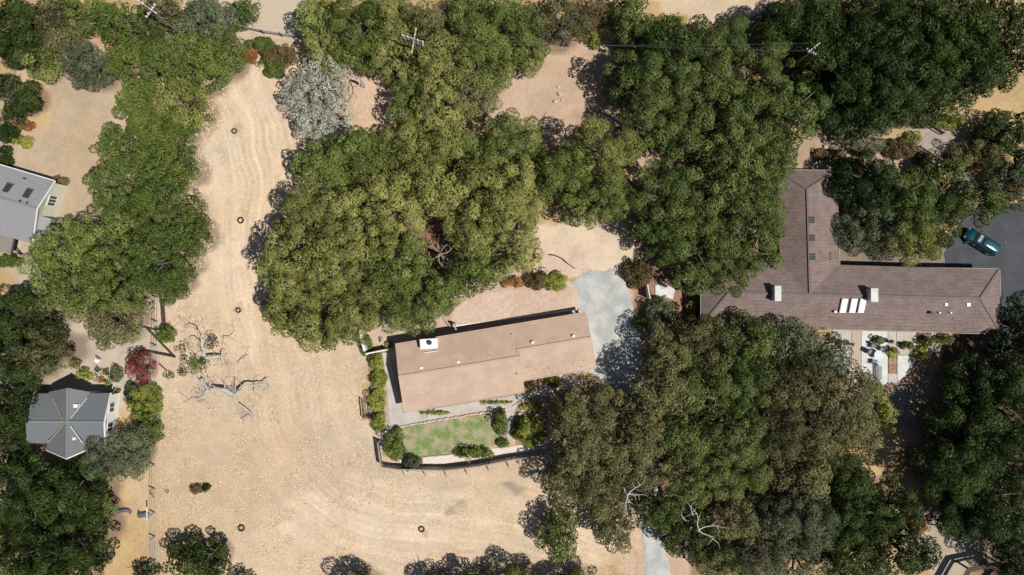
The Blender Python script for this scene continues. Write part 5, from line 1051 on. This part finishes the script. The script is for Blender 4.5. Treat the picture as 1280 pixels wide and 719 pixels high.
# ------------------------------------------------------------------ timber pergola, lower right
base = P(1232, 731, 0); e = empty('pergola', base, 'dark brown angular timber pergola in the lower right corner', 'pergola')
cor = [(1194, 738), (1210, 710), (1250, 702), (1274, 728), (1250, 752), (1208, 756)]
O_ = [P(*q, 2.3) for q in cor]; cen = sum(O_, Vector()) / len(O_)
def ring(t0, t1, z0, z1, name, m_):
    b = MB(); A = [cen.lerp(p, t0) for p in O_]; Bq = [cen.lerp(p, t1) for p in O_]
    for i in range(len(O_)): j = (i + 1) % len(O_); b.slab([Vector((A[i].x, A[i].y, z1)), Vector((A[j].x, A[j].y, z1)), Vector((Bq[j].x, Bq[j].y, z0)), Vector((Bq[i].x, Bq[i].y, z0))], .08)
    b.build(name, m_, e, base)
ring(1.0, .76, 2.1, 2.3, 'roof', M_WOODD); ring(.745, .62, 1.75, 1.9, 'railing', M_WOODR)
for q in O_: p = cen.lerp(q, .93); b = MB(); b.box((p.x, p.y, 1.05), (.18, .18, 2.2)); b.build('post', M_WOODR, e, base)
# ------------------------------------------------------------------ utility poles and lines
q1, e1 = utility_pole(181, 8, R(-35), [(10.6, 1.3, .12, 0), (9.9, .9, -.12, R(90))], 'utility pole with white insulators at the top left edge')
q2, e2 = utility_pole(515, 49, R(-18), [(10.8, 1.3, .13, 0), (10.2, 1.2, .13, 0), (9.6, 1.1, .13, 0), (10.5, 1.4, -.14, R(98))], 'utility pole with stacked pale crossarms in the top middle grove')
q3, e3 = utility_pole(1019, 60, R(-12), [(10.7, .8, .12, R(50)), (10.0, .6, -.12, R(-20))], 'utility pole among the dark oaks of the upper right')
wire(e2[0], e3[0], 'upper thin power line from the middle pole to the right-hand pole'); wire(e2[7], e3[3], 'lower thin power line from the middle pole to the right-hand pole')
wire(e1[3], e2[2], 'thin power line from the upper left pole to the middle pole', 1.0)
wire(e1[5], P(196, 760, 8), 'thin power line running down the left from the upper left pole, left strand', 1.2); wire(e1[6], P(204, 760, 8), 'thin power line running down the left from the upper left pole, right strand', 1.2)
wire(e3[1], P(1130, 165, 5), 'thin service line from the right-hand pole towards the stone path', .5)

# ------------------------------------------------------------------ dry grass, leaf litter
def scatter(name, n, box, keep, size, hgt, m_, label, seed):
    r_ = np.random.default_rng(seed); x = r_.uniform(box[0], box[2], n); y = r_.uniform(box[1], box[3], n); wx = (x - 640) * .1; wy = (359.5 - y) * .1
    k = keep(x, y, vnoise(wx, wy, 1.6, 31)); wx, wy = wx[k], wy[k]; n = len(wx); a = r_.uniform(0, 6.283, n); s = size * r_.uniform(.5, 1.6, n); t = r_.uniform(.02, hgt, n); w2 = s * .18
    dx, dy = np.cos(a), np.sin(a); z = np.full(n, -.03)
    V = np.stack([np.stack([wx - dy * w2, wy + dx * w2, z], 1), np.stack([wx + dy * w2, wy - dx * w2, z], 1), np.stack([wx + dx * s, wy + dy * s, z + t], 1)], 1).reshape(-1, 3)
    me = bpy.data.meshes.new(name); me.vertices.add(n * 3); me.vertices.foreach_set('co', V.astype(np.float32).ravel()); me.loops.add(n * 3); me.loops.foreach_set('vertex_index', np.arange(n * 3, dtype=np.int32)); me.polygons.add(n); me.polygons.foreach_set('loop_start', np.arange(0, n * 3, 3, dtype=np.int32)); me.update(calc_edges=True)
    me.materials.append(m_); o = bpy.data.objects.new(name, me); COL.objects.link(o); tag(o, label, name.replace('_', ' '), kind='stuff')
def in_field(x, y, nz): return (nz > -.35) & ~((x > 470) & (y < 590) & (x < 1000)) & ~((x < 200) & (y > 300)) & ~((x < 140) & (y > 200)) & ~((x > 795) & (y > 560) & (x < 850)) & ~((x > 290) & (x < 390) & (y < 52))
scatter('dry_grass', 60000, (200, 70, 800, 719), in_field, .24, .09, mat('straw', (.56, .44, .29), var=.2, scale=3), 'pale dry grass stubble lying over the field', 51)
scatter('grass', 26000, (503, 514, 628, 572), lambda x, y, nz: (nz > -.1) & (y > 536 - (x - 503) * .17) & (y < 574 - (x - 503) * .1), .16, .12, mat('lawn_blades', (.12, .19, .05), var=.3, scale=3), 'short green grass growing in patches on the lawn', 52)
scatter('dry_weeds', 14000, (0, 400, 470, 719), lambda x, y, nz: (nz > .25) & ~((x < 150) & (y < 560)), .2, .16, mat('weeds', (.38, .29, .19), var=.3, scale=2), 'brownish dry weeds scattered in patches', 53)
def roof_litter(name, quads, n, m_, label, seed):
    r_ = np.random.default_rng(seed); V = []; w_ = []
    for (a, b_, c, d), k in quads:
        a, b_, c, d = map(Vector, (a, b_, c, d)); nn = (b_ - a).cross(d - a).normalized(); nn = nn if nn.z > 0 else -nn
        for _ in range(int(n * k)):
            u, v = r_.uniform(), r_.uniform() ** 1.0; p = a.lerp(b_, u).lerp(d.lerp(c, u), v) + nn * .035; t = Vector(r_.normal(0, 1, 3)); t = (t - nn * t.dot(nn)).normalized(); s_ = r_.uniform(.04, .10); bb = nn.cross(t); V += [p + t * s_, p + bb * s_ * .7, p - t * s_ * .6]
    me = bpy.data.meshes.new(name); me.from_pydata([tuple(v) for v in V], [], [[i, i + 1, i + 2] for i in range(0, len(V), 3)]); me.materials.append(m_); o = bpy.data.objects.new(name, me); COL.objects.link(o); tag(o, label, 'fallen leaves', kind='stuff')
ML = mat('fallen_leaf', (.20, .13, .07), var=.3)
roof_litter('fallen_leaves', [((P(880, 405, 2.83), P(1040, 411, 2.83), P(1040, 385, 3.8), P(905, 385, 3.7)), .35), ((P(1150, 416, 2.83), P(1248, 418, 2.83), P(1225, 390, 3.75), P(1150, 390, 3.85)), .2), ((P(976, 220, 2.85), P(976, 330, 2.85), P(1000, 350, 4.0), P(1000, 240, 4.0)), .25), ((P(655, 475, 2.8), P(744, 460, 2.8), P(742, 440, 3.3), P(652, 455, 3.3)), .12), ((P(500, 440, 2.8), P(640, 417, 2.8), P(640, 410, 2.8), P(500, 433, 2.8)), .08)], 1300, ML, 'dry fallen leaves caught on the roofs under the overhanging oaks', 81)
scatter('fallen_leaves', 16000, (700, 335, 830, 500), lambda x, y, nz: (nz > -.1) & ((x > 770) | (y < 365) | (x < 722)), .08, .05, ML, 'dry leaves drifted over the edges of the gravel driveway', 55)
